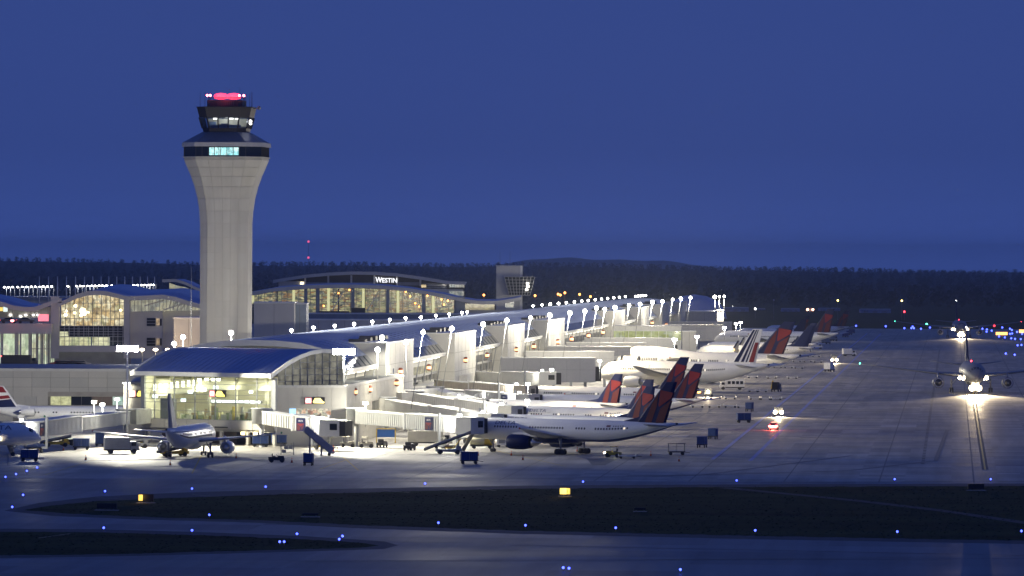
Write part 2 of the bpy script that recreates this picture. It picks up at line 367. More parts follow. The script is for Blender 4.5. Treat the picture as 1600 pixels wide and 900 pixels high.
# the far-off woods: one mass of tree crowns and trunks
wb = MB()
def crown(cx, cy, cz, r, h, n):
    for _ in range(n):
        a = R.uniform(0, 6.283); t = R.random() ** .5; z = R.uniform(-1, 1)
        k = r * t * math.sqrt(max(0, 1 - z * z * .8)); x = cx + k * math.cos(a); y = cy + k * math.sin(a); zz = cz + z * h
        s = r * R.uniform(.18, .36); n1 = Vector((R.gauss(0, 1), R.gauss(0, 1), R.gauss(0, 1))).normalized(); u = n1.orthogonal() * s; v = n1.cross(u).normalized() * s * R.uniform(.6, 1)
        c = Vector((x, y, zz)); wb.add([c - u, c - v * .8, c + u, c + v], [(0, 1, 2, 3)])
d = 4700.
while d < 13500:
    half = 960 * d / F; step = 5.5 + d * .0011; x = -half
    while x < half:
        tall = R.uniform(10, 12)
        if R.random() < .07: tall *= 1.15
        cx, cy = x + R.uniform(-3, 3), d + R.uniform(-120, 120); z0 = rise(cx, cy)
        r = tall * R.uniform(.34, .48)
        crown(cx, cy, z0 + tall * .56, r, tall * .44, 34)
        wb.cyl((cx, cy, z0), (cx, cy, z0 + tall * .5), .35, .2, 4, 0, False)
        x += step * R.uniform(.6, 1.2)
    d *= 1.055
wb.build('woodland', mat('dark foliage', (.030, .040, .022), .95, var=.25, scale=.03, spec=.1), kind='stuff')

# ------------------------------------------------------------------ evening haze: one closed box of thin air round the whole place
hm = bpy.data.materials.new('haze'); hm.use_nodes = True; hn = hm.node_tree
for x in list(hn.nodes):
    if x.type == 'BSDF_PRINCIPLED': hn.nodes.remove(x)
vo = hn.nodes.new('ShaderNodeVolumePrincipled'); vo.inputs['Color'].default_value = (.86, .93, 1, 1); vo.inputs['Density'].default_value = 5.2e-5
vo.inputs['Anisotropy'].default_value = 0
hn.links.new(vo.outputs[0], hn.nodes['Material Output'].inputs['Volume'])
MB().box(-6100, 6100, -160, 26500, -7.5, 120).build('haze', hm, kind='stuff')
# ================================================================== CONTROL TOWER
def octo(hw, ch, z, rot=-.10):                       # square with cut corners
    pts = [(hw - ch, -hw), (hw, -hw + ch), (hw, hw - ch), (hw - ch, hw), (-hw + ch, hw), (-hw, hw - ch), (-hw, -hw + ch), (-hw + ch, -hw)]
    c, s = math.cos(rot), math.sin(rot)
    return [(x * c - y * s, x * s + y * c, z) for x, y in pts]
tp = P(353, 500, 1330)
tw = thing('control_tower', 'tall pale concrete control tower with flared top, dark glazed cab and red lamps', 'tower', (tp.x, 1330, 0))
S = 1330 / F
def zt(py): return H + (HY + ROLL * -447 - py) * S   # height of an image row at the tower
prof = [(zt(620), 39.6), (zt(352), 39.6), (zt(330), 41), (zt(310), 44), (zt(292), 48.5), (zt(276), 54), (zt(262), 60), (zt(250), 65), (zt(247), 65.2)]
prof = [(z, h * S * .935) for z, h in prof]
MB().loft([octo(h, h * .36, z) for z, h in prof], 0, True, False).build('shaft', mat('shaft joint concrete', (.43, .42, .38), .75), tw)
cuts = [zt(y) for y in (545, 520, 495, 470, 445, 420, 395, 371, 349)] + [zt(330), zt(310), zt(292), zt(276), zt(262), zt(250)]
def hwz(z):
    for (a, b), (c, d) in zip(prof, prof[1:]):
        if a <= z <= c: return b + (d - b) * (z - a) / (c - a)
    return prof[-1][1]
CONCM = [mat('tower panel %s' % s, c, .7, var=.09, scale=1., bump=.0, streak=(.5, .5, .035)) for s, c in (('pale', (.50, .49, .45)), ('mid', (.475, .465, .425)), ('warm', (.49, .475, .43)))]
for za, zb in zip(cuts, cuts[1:]):
    ra, rb = octo(hwz(za) + .05, hwz(za) * .36, za + .04), octo(hwz(zb) + .05, hwz(zb) * .36, zb - .04)
    for i in range(8):
        j = (i + 1) % 8; ncol = 1 if i % 2 == 0 else 4
        for k in range(ncol):
            t0, t1 = k / ncol + .009, (k + 1) / ncol - .009
            L = lambda r, t: Vector(r[i]).lerp(Vector(r[j]), t)
            q = [L(ra, t0), L(ra, t1), L(rb, t1), L(rb, t0)]
            ce = sum(q, Vector()) / 4; n = (q[1] - q[0]).cross(q[3] - q[0]).normalized()
            b = MB(); b.add([p - n * .06 for p in q] + [p + n * .03 for p in q], [(4, 5, 6, 7), (0, 1, 5, 4), (1, 2, 6, 5), (2, 3, 7, 6), (3, 0, 4, 7)])
            b.build('wall_panel', R.choice(CONCM), tw)
def ring8(name, m, z0, h0, z1, h1, ch=.36, sm=False):
    return MB().loft([octo(h0 * S * .955, h0 * S * .955 * ch, z0), octo(h1 * S * .955, h1 * S * .955 * ch, z1)], 0, True, sm).build(name, m, tw)
ring8('rim_band', CONCM[1], zt(247), 66, zt(245.5), 66)
ob = ring8('observation_band', GLASSD, zt(245.5), 63.5, zt(230), 63.5)
b = MB()
for i in range(8):
    r0, r1 = octo(61 * S, 61 * S * .36, zt(245.5)), octo(61 * S, 61 * S * .36, zt(230))
    n = 1 if i % 2 == 0 else 8
    for k in range(n):
        t = k / n; p = Vector(r0[i]).lerp(Vector(r0[(i + 1) % 8]), t); q = Vector(r1[i]).lerp(Vector(r1[(i + 1) % 8]), t); b.bar(p, q, .16, .16)
b.build('mullion', DARK, ob, kind='stuff')
r0 = octo(61 * S, 61 * S * .36, 0); a, c = Vector(r0[7]), Vector(r0[0])
wn = interior('tower office', [(.25, .75, .8), (.5, .95, .95), (.7, 1, .98)], 1.5, (1.2, 1, 1.0), .5)
for k in range(3):
    p, q = a.lerp(c, .27 + k * .20), a.lerp(c, .27 + k * .20 + .19); n = Vector((q.y - p.y, p.x - q.x, 0)).normalized() * .06
    b = MB(); z0, z1 = zt(243.5), zt(231.5)
    b.add([(p.x + n.x, p.y + n.y, z0), (q.x + n.x, q.y + n.y, z0), (q.x + n.x, q.y + n.y, z1), (p.x + n.x, p.y + n.y, z1)], [(0, 1, 2, 3)])
    b.build('lit_window', wn, tw)
ring8('eave', CONCM[0], zt(230), 67.5, zt(223.5), 66.5)
ring8('skirt_roof', mat('dark blue roof metal', (.22, .23, .26), .5, .4, .08), zt(223.5), 66, zt(207), 37)
ring8('cab_base', BROWN, zt(207), 35, zt(201), 36.5)
cabg = glassmat('cab glass', (.75, .82, .85), .03, .12)
ring8('cab_glazing', cabg, zt(201), 36.2, zt(184), 41)
b = MB()
for i in range(8):
    r0, r1 = octo(35 * S, 35 * S * .36, zt(201)), octo(39.6 * S, 39.6 * S * .36, zt(184))
    n = 1 if i % 2 == 0 else 3
    for k in range(n): b.bar(Vector(r0[i]).lerp(Vector(r0[(i + 1) % 8]), k / n), Vector(r1[i]).lerp(Vector(r1[(i + 1) % 8]), k / n), .28, .28)
b.build('cab_mullion', DARK, tw, kind='stuff')
MB().box(-3.4, 3.2, -1.6, 2.4, zt(201), zt(195), 0).box(-1.2, .6, -2.6, -1.4, zt(201), zt(193), 0).box(-4.3, -2.6, .5, 3, zt(201), zt(190), 0).build('console_desk', mat('console blue', (.16, .24, .40), .5), tw)
b = MB(); b.box(-4.6, 4.6, 3.2, 3.35, zt(200), zt(185)); b.build('cab_back_wall', mat('cab wall', (.55, .56, .5), .7), tw)
for x, y in ((-2.6, -1.2), (1.2, -2.2), (2.4, -.5)):
    b = MB(); b.box(x - .45, x + .45, y - .12, y + .12, zt(186.5), zt(185)); b.build('ceiling_lamp', glow('cab lamp', (1, .95, .85), 7), tw)
light('cab_light', tw, (0, -.5, zt(187)), 620, (1, .92, .8), .5)
ring8('cab_fascia', BROWN, zt(184), 41.2, zt(168.5), 45)
ring8('cab_roof', BROWN, zt(168.5), 46, zt(167.5), 46)
ring8('roof_plant_room', mat('plant room steel', (.05, .05, .055), .6), zt(167.5), 29, zt(157), 29, .2)
b = MB()
for x in range(-4, 5): b.bar((x * .45, -29.3 * S, zt(166)), (x * .45, -29.3 * S, zt(159)), .1, .1)
b.build('louvre', mat('louvre', (.2, .2, .22), .5), tw)
b = MB()
for k in range(8):
    b.cyl((-4.0 + 8.0 * (k % 2), -3.2 + 6.4 * ((k // 2) % 2), zt(157)), (-4.0 + 8.0 * (k % 2), -3.2 + 6.4 * ((k // 2) % 2), zt(151)), .06, n=5)
for x0, x1, y in ((-4.2, 4.2, -4.2), (-4.2, 4.2, 4.2)): b.bar((x0, y, zt(153)), (x1, y, zt(153)), .07, .07)
b.build('roof_railing', DARK, tw)
for x in (-1.35, 1.65):
    MB().lathe([(0, .5), (.2, 1.5), (.8, 1.7), (1.3, 1.3), (1.5, .3)], 'z', (x, 0, zt(155.5)), 14).build('red_beacon', glow('red beacon dome', (1, .03, .07), 2.2), tw)
for x, y in ((-4.3, -4.0), (-3.6, -4.2), (3.1, -4.2), (4.1, -4.0)):
    MB().ball((x, y, zt(150)), .27, 8, 5).build('obstruction_lamp', glow('hot red lamp', (1, .12, .16), 22), tw)
light('beacon_light', tw, (0, -4.6, zt(149)), 500, (1, .05, .08), .4)
for x, y, h in ((-6.0, -3, 3.6), (-5.2, 3, 4.0), (-4.3, 4, 3.2), (6.0, -3, 3.6), (5.1, 3, 3.4), (4.6, -4, 3.2), (5.6, 1, 3.9), (2.8, 4, 5)):
    MB().cyl((x, y, zt(168)), (x, y, zt(168) + h * .95), .05, .03, 5).build('whip_antenna', DARK, tw)
MB().bar((6.2, -2.4, zt(170)), (7.6, -3.2, zt(169)), .2, .2).ball((7.6, -3.2, zt(169)), .45, 8, 5).build('camera_arm', GREY, tw)
for z in (zt(193.5), zt(190)):
    MB().ball((5.7, -4.2, z), .3, 8, 5).build('cab_wall_lamp', WHL, tw)
# ================================================================== CONCOURSE
U0 = upx(395, -138.6)
co = thing('concourse', 'very long concourse with blue grey barrel roof and white headhouse blocks', 'terminal', tuple(UV(U0, -138.6)), -TH)
ZR = 19.3
roofc = [(-22.5, 13.2), (-20, 14.6), (-15.5, 17.0), (-10, 18.5), (-5, 19.15), (0, 19.3), (5, 19.2), (10, 18.75), (14, 17.7), (16.4, 15.6), (18.2, 13.4)]
ULEN = upx(1000, -138.6) - U0
def slab(cur, th, u0, u1, n=1):
    rings = []
    for k in range(n + 1):
        u = u0 + (u1 - u0) * k / n
        rings.append([(x, u, z) for x, z in cur] + [(x, u, z - th) for x, z in cur[::-1]])
    return MB().loft(rings, 0, True, True)
slab(roofc, .5, -3, ULEN, 24).build('roof', ROOFM, co)
fc = MB(); rings = [[(x, -3.2, z + .15), (x, -2.4, z + .15), (x, -2.4, z - 1.0), (x, -3.2, z - 1.0)] for x, z in roofc]; fc.loft(rings, 0, True, False).build('gable_fascia', WPAINT, co)
b = MB(); b.add([(x, 2, z - .6) for x, z in roofc] + [(x, 2, 0) for x, z in roofc[::-1]], [tuple(range(2 * len(roofc)))]); b.build('gable_wall', LGREY, co)
b = MB(); b.box(-20, 16.4, 2.4, ULEN - 1, 0, 13.0); b.build('wall', LGREY, co)
b = MB()                                             # roof seams
for k in range(0, int(ULEN), 12):
    for (x0, z0), (x1, z1) in zip(roofc, roofc[1:]):
        b.bar((x0, k, z0 + .05), (x1, k, z1 + .05), .12, .12)
b.build('roof_seam', ROOFM, co, kind='stuff')
HT = [(603.6, 646.5), (711, 744), (794, 820), (857.5, 882.5), (961, 977), (1002, 1014.5), (1035, 1046), (1064, 1074)]
VT = 20.6
hts = []
for x0, x1 in HT:
    u0, u1 = upx(x0, -118) - U0, upx(x1, -118) - U0; hts.append((u0, u1))
    hb = MB(); hb.box(10.5, VT, u0, u1, 0, 17.9); hh = hb.build('headhouse', LGREY, co)
    MB().box(10.2, VT + .12, u0 - .12, u1 + .12, 17.9, 18.15).build('coping', WPAINT, hh)
    for k in range(5):
        uu = u0 + (u1 - u0) * (k + .6) / 5.5; MB().box(12 + k % 2, 15.5, uu, uu + 4.5, 18.15, 18.7 + .2 * (k % 3)).build('roof_plant', DARK, hh)
    b = MB()
    for z in (4.4, 8.9, 13.4): b.box(VT, VT + .02, u0 + .1, u1 - .1, z - .04, z + .04); b.box(10.6, VT - .1, u0 - .02, u0, z - .04, z + .04)
    for k in range(1, 6): uu = u0 + (u1 - u0) * k / 6; b.box(VT, VT + .02, uu - .05, uu + .05, 0, 17.8)
    b.build('panel_joint', mat('panel joint', (.25, .24, .22), .7), hh)
# between the headhouses: glazed eave strip, raking struts and dark windows
gaps = [(4, hts[0][0])] + [(a[1], b_[0]) for a, b_ in zip(hts, hts[1:])] + [(hts[-1][1], ULEN - 4)]
LITG = interior('gate lounge', [(.55, .5, .3), (.85, .75, .45), (.35, .36, .3)], .7, (.3, .3, .5), .25)
paneM = mat('skylight pane', (.05, .06, .075), .1, var=.2)
stripM = glow('eave strip lamp', (1, .93, .75), 3.0)
for gi, (a, c) in enumerate(gaps):
    if c - a < 8: continue
    far = gi > 5
    MB().box(14.5, 18.6, a + .5, c - .5, 12.7, 13.2).build('eave_canopy', WPAINT, co)
    n = max(3, int((c - a) / 9))
    for k in range(n if not far else 0):
        u0 = a + (c - a) * k / n + 1.2; u1 = a + (c - a) * (k + 1) / n - 1.2
        b = MB(); b.add([(16.7, u0, 15.55), (18.5, u0, 13.45), (18.5, u1, 13.45), (16.7, u1, 15.55), (16.6, u0, 15.35), (18.4, u0, 13.25), (18.4, u1, 13.25), (16.6, u1, 15.35)], [(0, 1, 2, 3), (1, 5, 6, 2), (0, 4, 5, 1), (3, 2, 6, 7)])
        b.build('skylight_pane', paneM, co)
    MB().box(18.45, 18.9, a + 1, c - 1, 13.25, 13.6).build('canopy_edge', WPAINT, co)
    b = MB()
    for k in range(0, n + 1, 2):
        uu = a + 1 + (c - a - 2) * k / n; MB().cyl((16.9, uu, 4.2), (18.3, uu, 12.7), .14, .14, 6).build('raking_strut', GREY, co)
    for r_, (z0, z1, m) in enumerate(((4.6, 6.3, LITG), (6.8, 8.6, GLASSD), (9.2, 11.0, LITG if gi % 2 else GLASSD))):
        nn = n if not far else 1
        for k in range(nn):
            u0 = a + (c - a) * k / nn + .5; u1 = a + (c - a) * (k + 1) / nn - .5
            MB().box(16.4, 16.52, u0, u1, z0, z1).build('window', m, co)
    MB().box(16.5, 18.0, a + .5, c - .5, 3.2, 4.2).build('podium_band', LGREY, co)
    MB().box(16.9, 17.2, a + 2, c - 2, 12.3, 12.55).build('eave_lamp_strip', stripM, co)
# rounded far end
eb = MB(); cc = (upx(1086, -120) - U0, -120 + 138.6)
rings = []
for k in range(9):
    t = k / 8 * math.pi; r = 15 * math.sin(t) + .2; rings.append([(cc[1] + 15 * -math.cos(t), cc[0] + q * r * .9, 9 + 0 * q + math.sqrt(max(0, 1 - q * q)) * r * .75) for q in (-1, -.8, -.5, 0, .5, .8, 1)])
eb.loft(rings, 0, True, True).build('end_pavilion_roof', ROOFM, co)
# ================================================================== END PAVILION (turned 38 degrees)
PA = math.radians(38)
pc = G(218, 690); pc = Vector((-71.9, 1112, 0))
pv = thing('end_pavilion', 'glazed gate pavilion with low blue barrel roof and bright yellow interior', 'pavilion', tuple(pc), -PA)
PW = 34.6                                            # local x along the front, y to the back
pr = [(-1.6, 13.5), (1.2, 14.9), (4, 16.1), (7, 17.15), (10, 17.85), (13.5, 18.2), (17, 18.05), (20.5, 17.5)]
rings = [[(x, y, z) for y, z in pr] + [(x, y, z - .35) for y, z in pr[::-1]] for x in (-.6, PW * .25, PW * .5, PW * .75, PW)]
MB().loft(rings, 0, True, True).build('roof', ROOFM, pv)
MB().loft([[(x, -1.75, 12.95), (x, -1.0, 12.95), (x, -1.0, 13.75), (x, -1.75, 13.75)] for x in (-.8, PW + .2)], 0, True, False).build('eave_fascia', WPAINT, pv)
for x in (-.7, PW + .05):
    MB().loft([[(x - .18, y, z + .12), (x + .22, y, z + .12), (x + .22, y, z - .65), (x - .18, y, z - .65)] for y, z in pr], 0, True, False).build('gable_fascia', WPAINT, pv)
b = MB()
for k in range(1, 24): 
    x = PW * k / 24
    for (y0, z0), (y1, z1) in zip(pr, pr[1:]): b.bar((x, y0, z0 + .03), (x, y1, z1 + .03), .07, .08)
b.build('roof_seam', ROOFM, pv, kind='stuff')
Z1, Z2 = 4.7, 12.95                                  # glazed storey
MB().box(.3, PW - .3, .25, 20, 2.5, 2.9).build('floor_slab', PANEL, pv)
for k in range(6):                                   # beige spandrel panels under the glass
    MB().box(1.2 + k * 5.55, 1.2 + (k + 1) * 5.55 - .08, -.12, .2, 2.95, Z1 - .1).build('spandrel_panel', PANEL, pv)
MB().box(.9, 34.4, .25, .6, 2.6, Z1).build('spandrel_backing', LGREY, pv)
MB().box(.6, 34, 6, 6.4, 0, 2.5).build('ground_wall', mat('dark service wall', (.16, .13, .11), .7), pv)  # plain dark brown wall
for x0, x1 in ((20, 24.5), (25.5, 31)): MB().box(x0, x1, 5.7, 5.98, 0, 2.4).build('service_door', DARK, pv)
for k in range(6): MB().box(.8 + k * 6.6, 1.4 + k * 6.6, 0, .6, 0, 2.5).build('column', PANEL, pv)
for x in (26.2, 29.3):
    MB().box(x, x + .8, -.3, -.05, 2.0, 2.55).build('dock_lamp', glow('dock lamp', (1, .8, .35), 7), pv)
MB().box(19.6, 22.8, -.35, -.12, 3.2, 3.45).build('dock_sign', DARK, pv)
# front curtain wall: each pane a piece of glass
PG = glassmat('clear pane', (.94, .97, .93), .02, .07)
colsx = [1.4, 4.0, 9.0, 14.3, 19.5, 24.6, 29.9, 33.6]
rowsz = [Z1, 6.3, 7.9, 8.55, 9.5, 10.5, 11.5, 12.25, 12.9]
cache = {}
for i in range(len(colsx) - 1):
    for j in range(len(rowsz) - 1):
        x0, x1, z0, z1 = colsx[i] + .05, colsx[i + 1] - .05, rowsz[j] + .04, rowsz[j + 1] - .04
        MB().box(x0, x1, .0, .05, z0, z1).build('glass_pane', PG, pv)
b = MB()
for x in colsx: b.box(x - .06, x + .06, -.10, .16, Z1, 12.9)
for z in rowsz: b.box(colsx[0], colsx[-1], -.06, .12, z - .045, z + .045)
b.build('mullion_grid', GREY, pv)
for x0, x1 in ((.5, 1.38), (33.62, 34.6)): MB().box(x0, x1, -.1, .5, Z1, 12.9).build('corner_post', GREY, pv)
# interior
CREAM = mat('cream interior wall', (.62, .60, .46), .8, var=.05)
MB().box(.6, 34, 12.6, 12.8, 2.9, 13).build('back_wall', CREAM, pv)
MB().box(.45, .6, .5, 12.6, 2.9, 13).build('side_wall', CREAM, pv)
MB().box(.6, 34, .4, 12.6, 12.98, 13.05).build('ceiling', CREAM, pv)
b = MB(); b.add([(.7, 2.2, 8.7), (17.5, 2.2, 10.45), (33.9, 2.2, 10.45), (33.9, 3.6, 12.3), (.7, 3.6, 12.3), (.7, 6, 8.7), (17.5, 6, 10.45), (33.9, 6, 10.45)],
                [(0, 1, 2, 3, 4), (0, 5, 6, 1), (1, 6, 7, 2)]); b.build('sloped_soffit', CREAM, pv)
for k in range(9):                                   # luminous wall lamps, a drooping row
    x = 2.6 + k * 1.45; z = 10.0 + k * .16
    MB().box(x, x + .5, 1.2, 1.4, z, z + 1.15).build('hanging_lamp', glow('pavilion lamp', (1, .97, .85), 4), pv)
for x, z, wd in ((14.0, 12.0, .7), (15.8, 12.1, .8), (17.4, 12.1, 1.4), (19, 12.1, .6), (27, 9.9, .8)):
    MB().box(x, x + wd, 1.1, 1.3, z, z + .5).build('spot_lamp', glow('pavilion spot', (1, .98, .9), 6), pv)
MB().box(16.6, 29.6, 1.8, 2.0, 7.95, 8.5).build('header_band', mat('dark header', (.1, .1, .1), .5), pv)
for k in range(9):
    MB().box(16.9 + k * 1.4, 18.0 + k * 1.4, 1.7, 1.8, 8.0, 8.45).build('sign_panel', glow('white sign panel', (.88, .95, 1), 3.2), pv)
for k, (x, z) in enumerate(((11.2, 9.6), (14.6, 10.1), (17.6, 10.55), (9.4, 8.0), (2.2, 8.6))):
    MB().box(x, x + 1.2, 1.5, 1.6, z, z + .6).build('display_screen', glow('blue white screen', (.7, .85, 1), 3), pv)
intM = [mat('interior piece %d' % i, c, .6) for i, c in enumerate(((.62, .60, .38), (.30, .36, .22), (.12, .16, .10), (.38, .28, .16), (.5, .5, .46), (.72, .72, .6), (.55, .45, .1)))]
b = [MB() for _ in intM]
for k in range(150):
    x = R.uniform(7, 33); h = R.choice((.6, .9, 1.1, 1.7, 2.3)); z = 4.4; y = R.uniform(1.4, 6)
    wd = R.uniform(.3, 1.3); b[R.randrange(len(intM))].box(x, x + wd, y, y + .5, 2.9, z + h * R.uniform(.5, 1.3))
for k, mb in enumerate(b): mb.build('furniture', intM[k], pv, kind='stuff')
for x in (5.6, 15.2, 22, 29.6): MB().cyl((x, 3.2, 2.9), (x, 3.2, 12.9), .35, .35, 10).build('interior_column', CREAM, pv)
MB().box(5.4, 8.6, .1, 1.2, Z1, 8.5).build('grey_portal', mat('grey portal', (.22, .22, .23), .6), pv)
for x in (5, 12, 19, 26, 31): light('pavilion_light', pv, (x, 4.8 if x > 5 else 1.8, 8.3 if x < 9 else 9.9), 1050, (1, .95, .76), .8)
for x in (4, 13, 22, 30): light('pavilion_light', pv, (x, 1.3, 11.2), 650, (1, .95, .76), .6)
# gable end glazing (right) and rear
gl = MB(); gl.add([(PW - .5, y, z - .7) for y, z in pr[1:]] + [(PW - .5, 20.4, 4), (PW - .5, 1.2, 4)], [tuple(range(len(pr) + 1))])
gl.build('gable_glazing', interior('gable interior', [(.36, .34, .27), (.50, .48, .38), (.28, .28, .25)], .55, (.2, .3, .5), .45), pv)
b = MB()
for k in range(1, 9):
    y = 1 + k * 2.2; z = [z0 + (z1 - z0) * (y - y0) / (y1 - y0) for (y0, z0), (y1, z1) in zip(pr, pr[1:]) if y0 <= y <= y1][0]
    b.box(PW - .52, PW - .3, y - .09, y + .09, 4, z - .6)
for z in (12.2, 13.4, 14.6, 15.8): b.box(PW - .5, PW - .36, 1.2 + max(0, (z - 12.6) * 2.0), 20.3, z - .05, z + .05)
b.build('gable_mullion', GREY, pv)
def signbox(loc, rz, wd, ht, label):
    t = thing('gate_sign', label, 'sign', loc, rz, 'red and yellow gate signs')
    MB().box(-wd / 2, wd / 2, -.15, .15, 0, ht).build('sign_box', mat('sign box black', (.02, .012, .012), .5), t)
    MB().box(-wd * .47, -wd * .16, -.2, -.152, ht * .06, ht * .94).build('red_panel', glow('sign red', (.9, .06, .05), 1.2), t)
    q = MB(); x0, x1, z0, z1 = -wd * .44, -wd * .19, ht * .25, ht * .76; c = .09
    q.add([(x, -.21, z) for x, z in ((x0 + c, z0), (x1 - c, z0), (x1, z0 + c), (x1, z1 - c), (x1 - c, z1), (x0 + c, z1), (x0, z1 - c), (x0, z0 + c))], [tuple(range(8))])
    q.build('white_numeral_block', glow('sign white', (1, .93, .88), 2.2), t)
    q = MB(); pts = [(-.10, .30), (-.06, .12), (.44, .08), (.47, .12), (.47, .34), (.40, .40), (.33, .66), (.27, .90), (.0, .90), (-.05, .62)]
    q.add([(x * wd, -.205, z * ht) for x, z in pts], [tuple(range(len(pts)))]); q.build('yellow_letter_block', glow('sign yellow', (1., .80, .02), 1.6), t)
    return t
def pvw(x, y, z): v = Matrix.Rotation(-PA, 4, 'Z') @ Vector((x, y, z)); return tuple(pc + v)
signbox(pvw(20.4, -.35, 9.05), -PA, 4.1, 1.35, 'red and yellow lit gate sign on the glass front of the pavilion')
# ================================================================== RIGHT WING of the end building
wg = thing('gate_wing', 'low beige gate wing with flat dark roof beside the pavilion', 'building', (0, 0, 0))
WZ = 11.5
A0, A1, A2, A3, A4 = (-45.2, 1091.4), (-31.4, 1094), (-22.6, 1207), (-37, 1207), (-32.6, 1107.2)
MB().prism([A0, A1, A2, A3, A4], 0, WZ - .4).build('wall', PANEL, wg)
def inset(p, k): return [(x + (-34 - x) * k, y + (1120 - y) * k) for x, y in p]
MB().prism(inset([A0, A1, A2, A3, A4], .006), WZ - .4, WZ - .25).build('roof', mat('dark roof membrane', (.075, .085, .085), .8, var=.3, scale=.15), wg)
b = MB()
for p, q in ((A0, A1), (A1, A2), (A2, A3)): b.bar((*p, WZ - .2), (*q, WZ - .2), .35, .5)
b.build('parapet', LGREY, wg)
def onwall(p, q, t): return Vector((p[0] + (q[0] - p[0]) * t, p[1] + (q[1] - p[1]) * t, 0))
def wallquads(name, p, q, t0, t1, z0, z1, m, parent, off=.08, th=.08, **kw):
    a, c = onwall(p, q, t0), onwall(p, q, t1); n = Vector((c.y - a.y, a.x - c.x, 0)).normalized()
    b = MB(); pts = [a + n * off, c + n * off, c - n * .02, a - n * .02]; b.prism([(v.x, v.y) for v in pts[::1]][::-1] if (pts[1] - pts[0]).cross(pts[2] - pts[0]).z < 0 else [(v.x, v.y) for v in pts], z0, z1)
    return b.build(name, m, parent, **kw)
for i in range(5):
    for j in range(6): wallquads('wall_panel', A0, A1, .01 + i * .198, .01 + (i + 1) * .198 - .008, .2 + j * 1.8, .2 + (j + 1) * 1.8 - .08, PANEL, wg, .05) if not (2 <= j <= 3 and 1 <= i <= 3) else None
for i in range(14):
    for j in range(6): wallquads('wall_panel', A1, A2, .003 + i * .0712, .003 + (i + 1) * .0712 - .002, .2 + j * 1.8, .2 + (j + 1) * 1.8 - .08, PANEL, wg, .05) if not (j == 3 and i in (6, 7, 8)) else None
SHOP = interior('shop interior', [(.75, .55, .35), (.95, .9, .75), (.25, .2, .18), (.85, .35, .2), (.9, .85, .6), (.3, .33, .3)], 1.3, (1.3, 1.3, 1.6), .3)
for i in range(6): wallquads('shop_window', A0, A1, .225 + i * .095, .225 + (i + 1) * .095 - .008, 3.6, 5.8, glow('blue screen wall', (.25, .6, .95), 1.4) if i == 0 else SHOP, wg, .10)
for i in range(6): wallquads('shop_window', A0, A1, .225 + i * .095, .225 + (i + 1) * .095 - .008, 5.9, 7.1, glow('blue screen wall', (.25, .6, .95), 1.4) if i == 0 else SHOP, wg, .10)
for i in range(7): wallquads('window', A1, A2, .43 + i * .03, .43 + i * .03 + .026, 5.7, 7.3, GLASSD, wg, .10)
sp = onwall(A0, A1, .57); signbox((sp.x, sp.y - .3, 8.0), .18, 3.9, 1.25, 'red and yellow lit gate sign on the beige gate wing')
def rooftop(px, py, wd, ht, dp, label, m=GREY, z=WZ - .25):
    p = G(px, py, z); t = thing('rooftop_unit', label, 'air conditioner', tuple(p), .1, 'rooftop plant')
    MB().box(-wd / 2, wd / 2, 0, dp, .15, ht).build('casing', m, t)
    for k in range(2): MB().lathe([(0, wd * .17), (.25, wd * .19)], 'z', ((k - .5) * wd * .5, dp / 2, ht + .003), 10).build('fan_cowl', DARK, t)
    MB().box(-wd / 2 - .1, wd / 2 + .1, -.06, .06, .0, .15).box(-wd / 2 - .1, wd / 2 + .1, dp - .2, dp - .06, 0, .15).build('skid', DARK, t)
rooftop(503, 588, 3.4, 1.7, 3, 'grey rooftop air unit on the wing roof, the left one of two', LGREY)
rooftop(520, 587, 2.6, 1.6, 3, 'grey rooftop air unit on the wing roof, the right one of two', LGREY)
rooftop(600, 584.5, 4.2, 1.2, 2.5, 'dark blue rooftop box beside the wing parapet', mat('blue plant steel', (.05, .08, .16), .5))
# ================================================================== LOW LEFT BUILDING
lb = thing('service_building', 'long low beige panelled building behind the left jet bridge', 'building', (-118, 1225, 0))
LZ = 12.0
MB().box(0, 44, .2, 62, 0, LZ - .3).build('wall', mat('wall joint', (.20, .19, .17), .8), lb)
MB().box(0.1, 44, .6, 61.5, LZ - .3, LZ - .1).build('roof', mat('pale roof membrane', (.30, .31, .33), .7, var=.15, scale=.2), lb)
MB().box(-.1, 44.1, -.05, .55, LZ - .55, LZ).build('parapet', LGREY, lb)
PMS = [mat('beige precast panel %s' % s, c, .62, var=.06, scale=.2) for s, c in (('a', (.50, .48, .42)), ('b', (.47, .455, .40)), ('c', (.52, .495, .43)))]
for i in range(11):
    for j in range(6):
        if j <= 2 and 3 <= i: continue
        z0 = .1 + j * 2.0
        MB().box(i * 4 + .03, i * 4 + 3.97, 0, .22, z0, z0 + 1.95).build('wall_panel', R.choice(PMS), lb)
MB().box(12, 44, .3, 6, 0, 4.2).build('recess_floor', GREY, lb)
for i, m in enumerate((interior('garage yellow', [(.6, .6, .3), (.8, .8, .45)], 1.0, (.7, 1, 1), .6), None, mat('brown door', (.18, .12, .09), .6), interior('garage green', [(.4, .6, .5), (.7, .85, .75)], 1.0, (.7, 1, 1), .6))):
    for k in range(2): 
        x0 = 20 + i * 4.4 + k * 2.2
        MB().box(x0, x0 + 2.1, .02, .18, 4.3, 6.1).build('garage_window', m or GLASSD, lb)
MB().box(19.4, 38.2, -.15, .2, 6.15, 7.1).build('canopy_beam', mat('beam beige', (.36, .33, .28), .7), lb)
MB().box(12, 44, -.05, .2, 3.2, 4.2).build('plinth_band', PANEL, lb)
for i in range(3): MB().box(12.1 + i * 2.45, 14.5 + i * 2.45, 0, .22, 4.25, 6.1).build('wall_panel', PMS[i], lb)
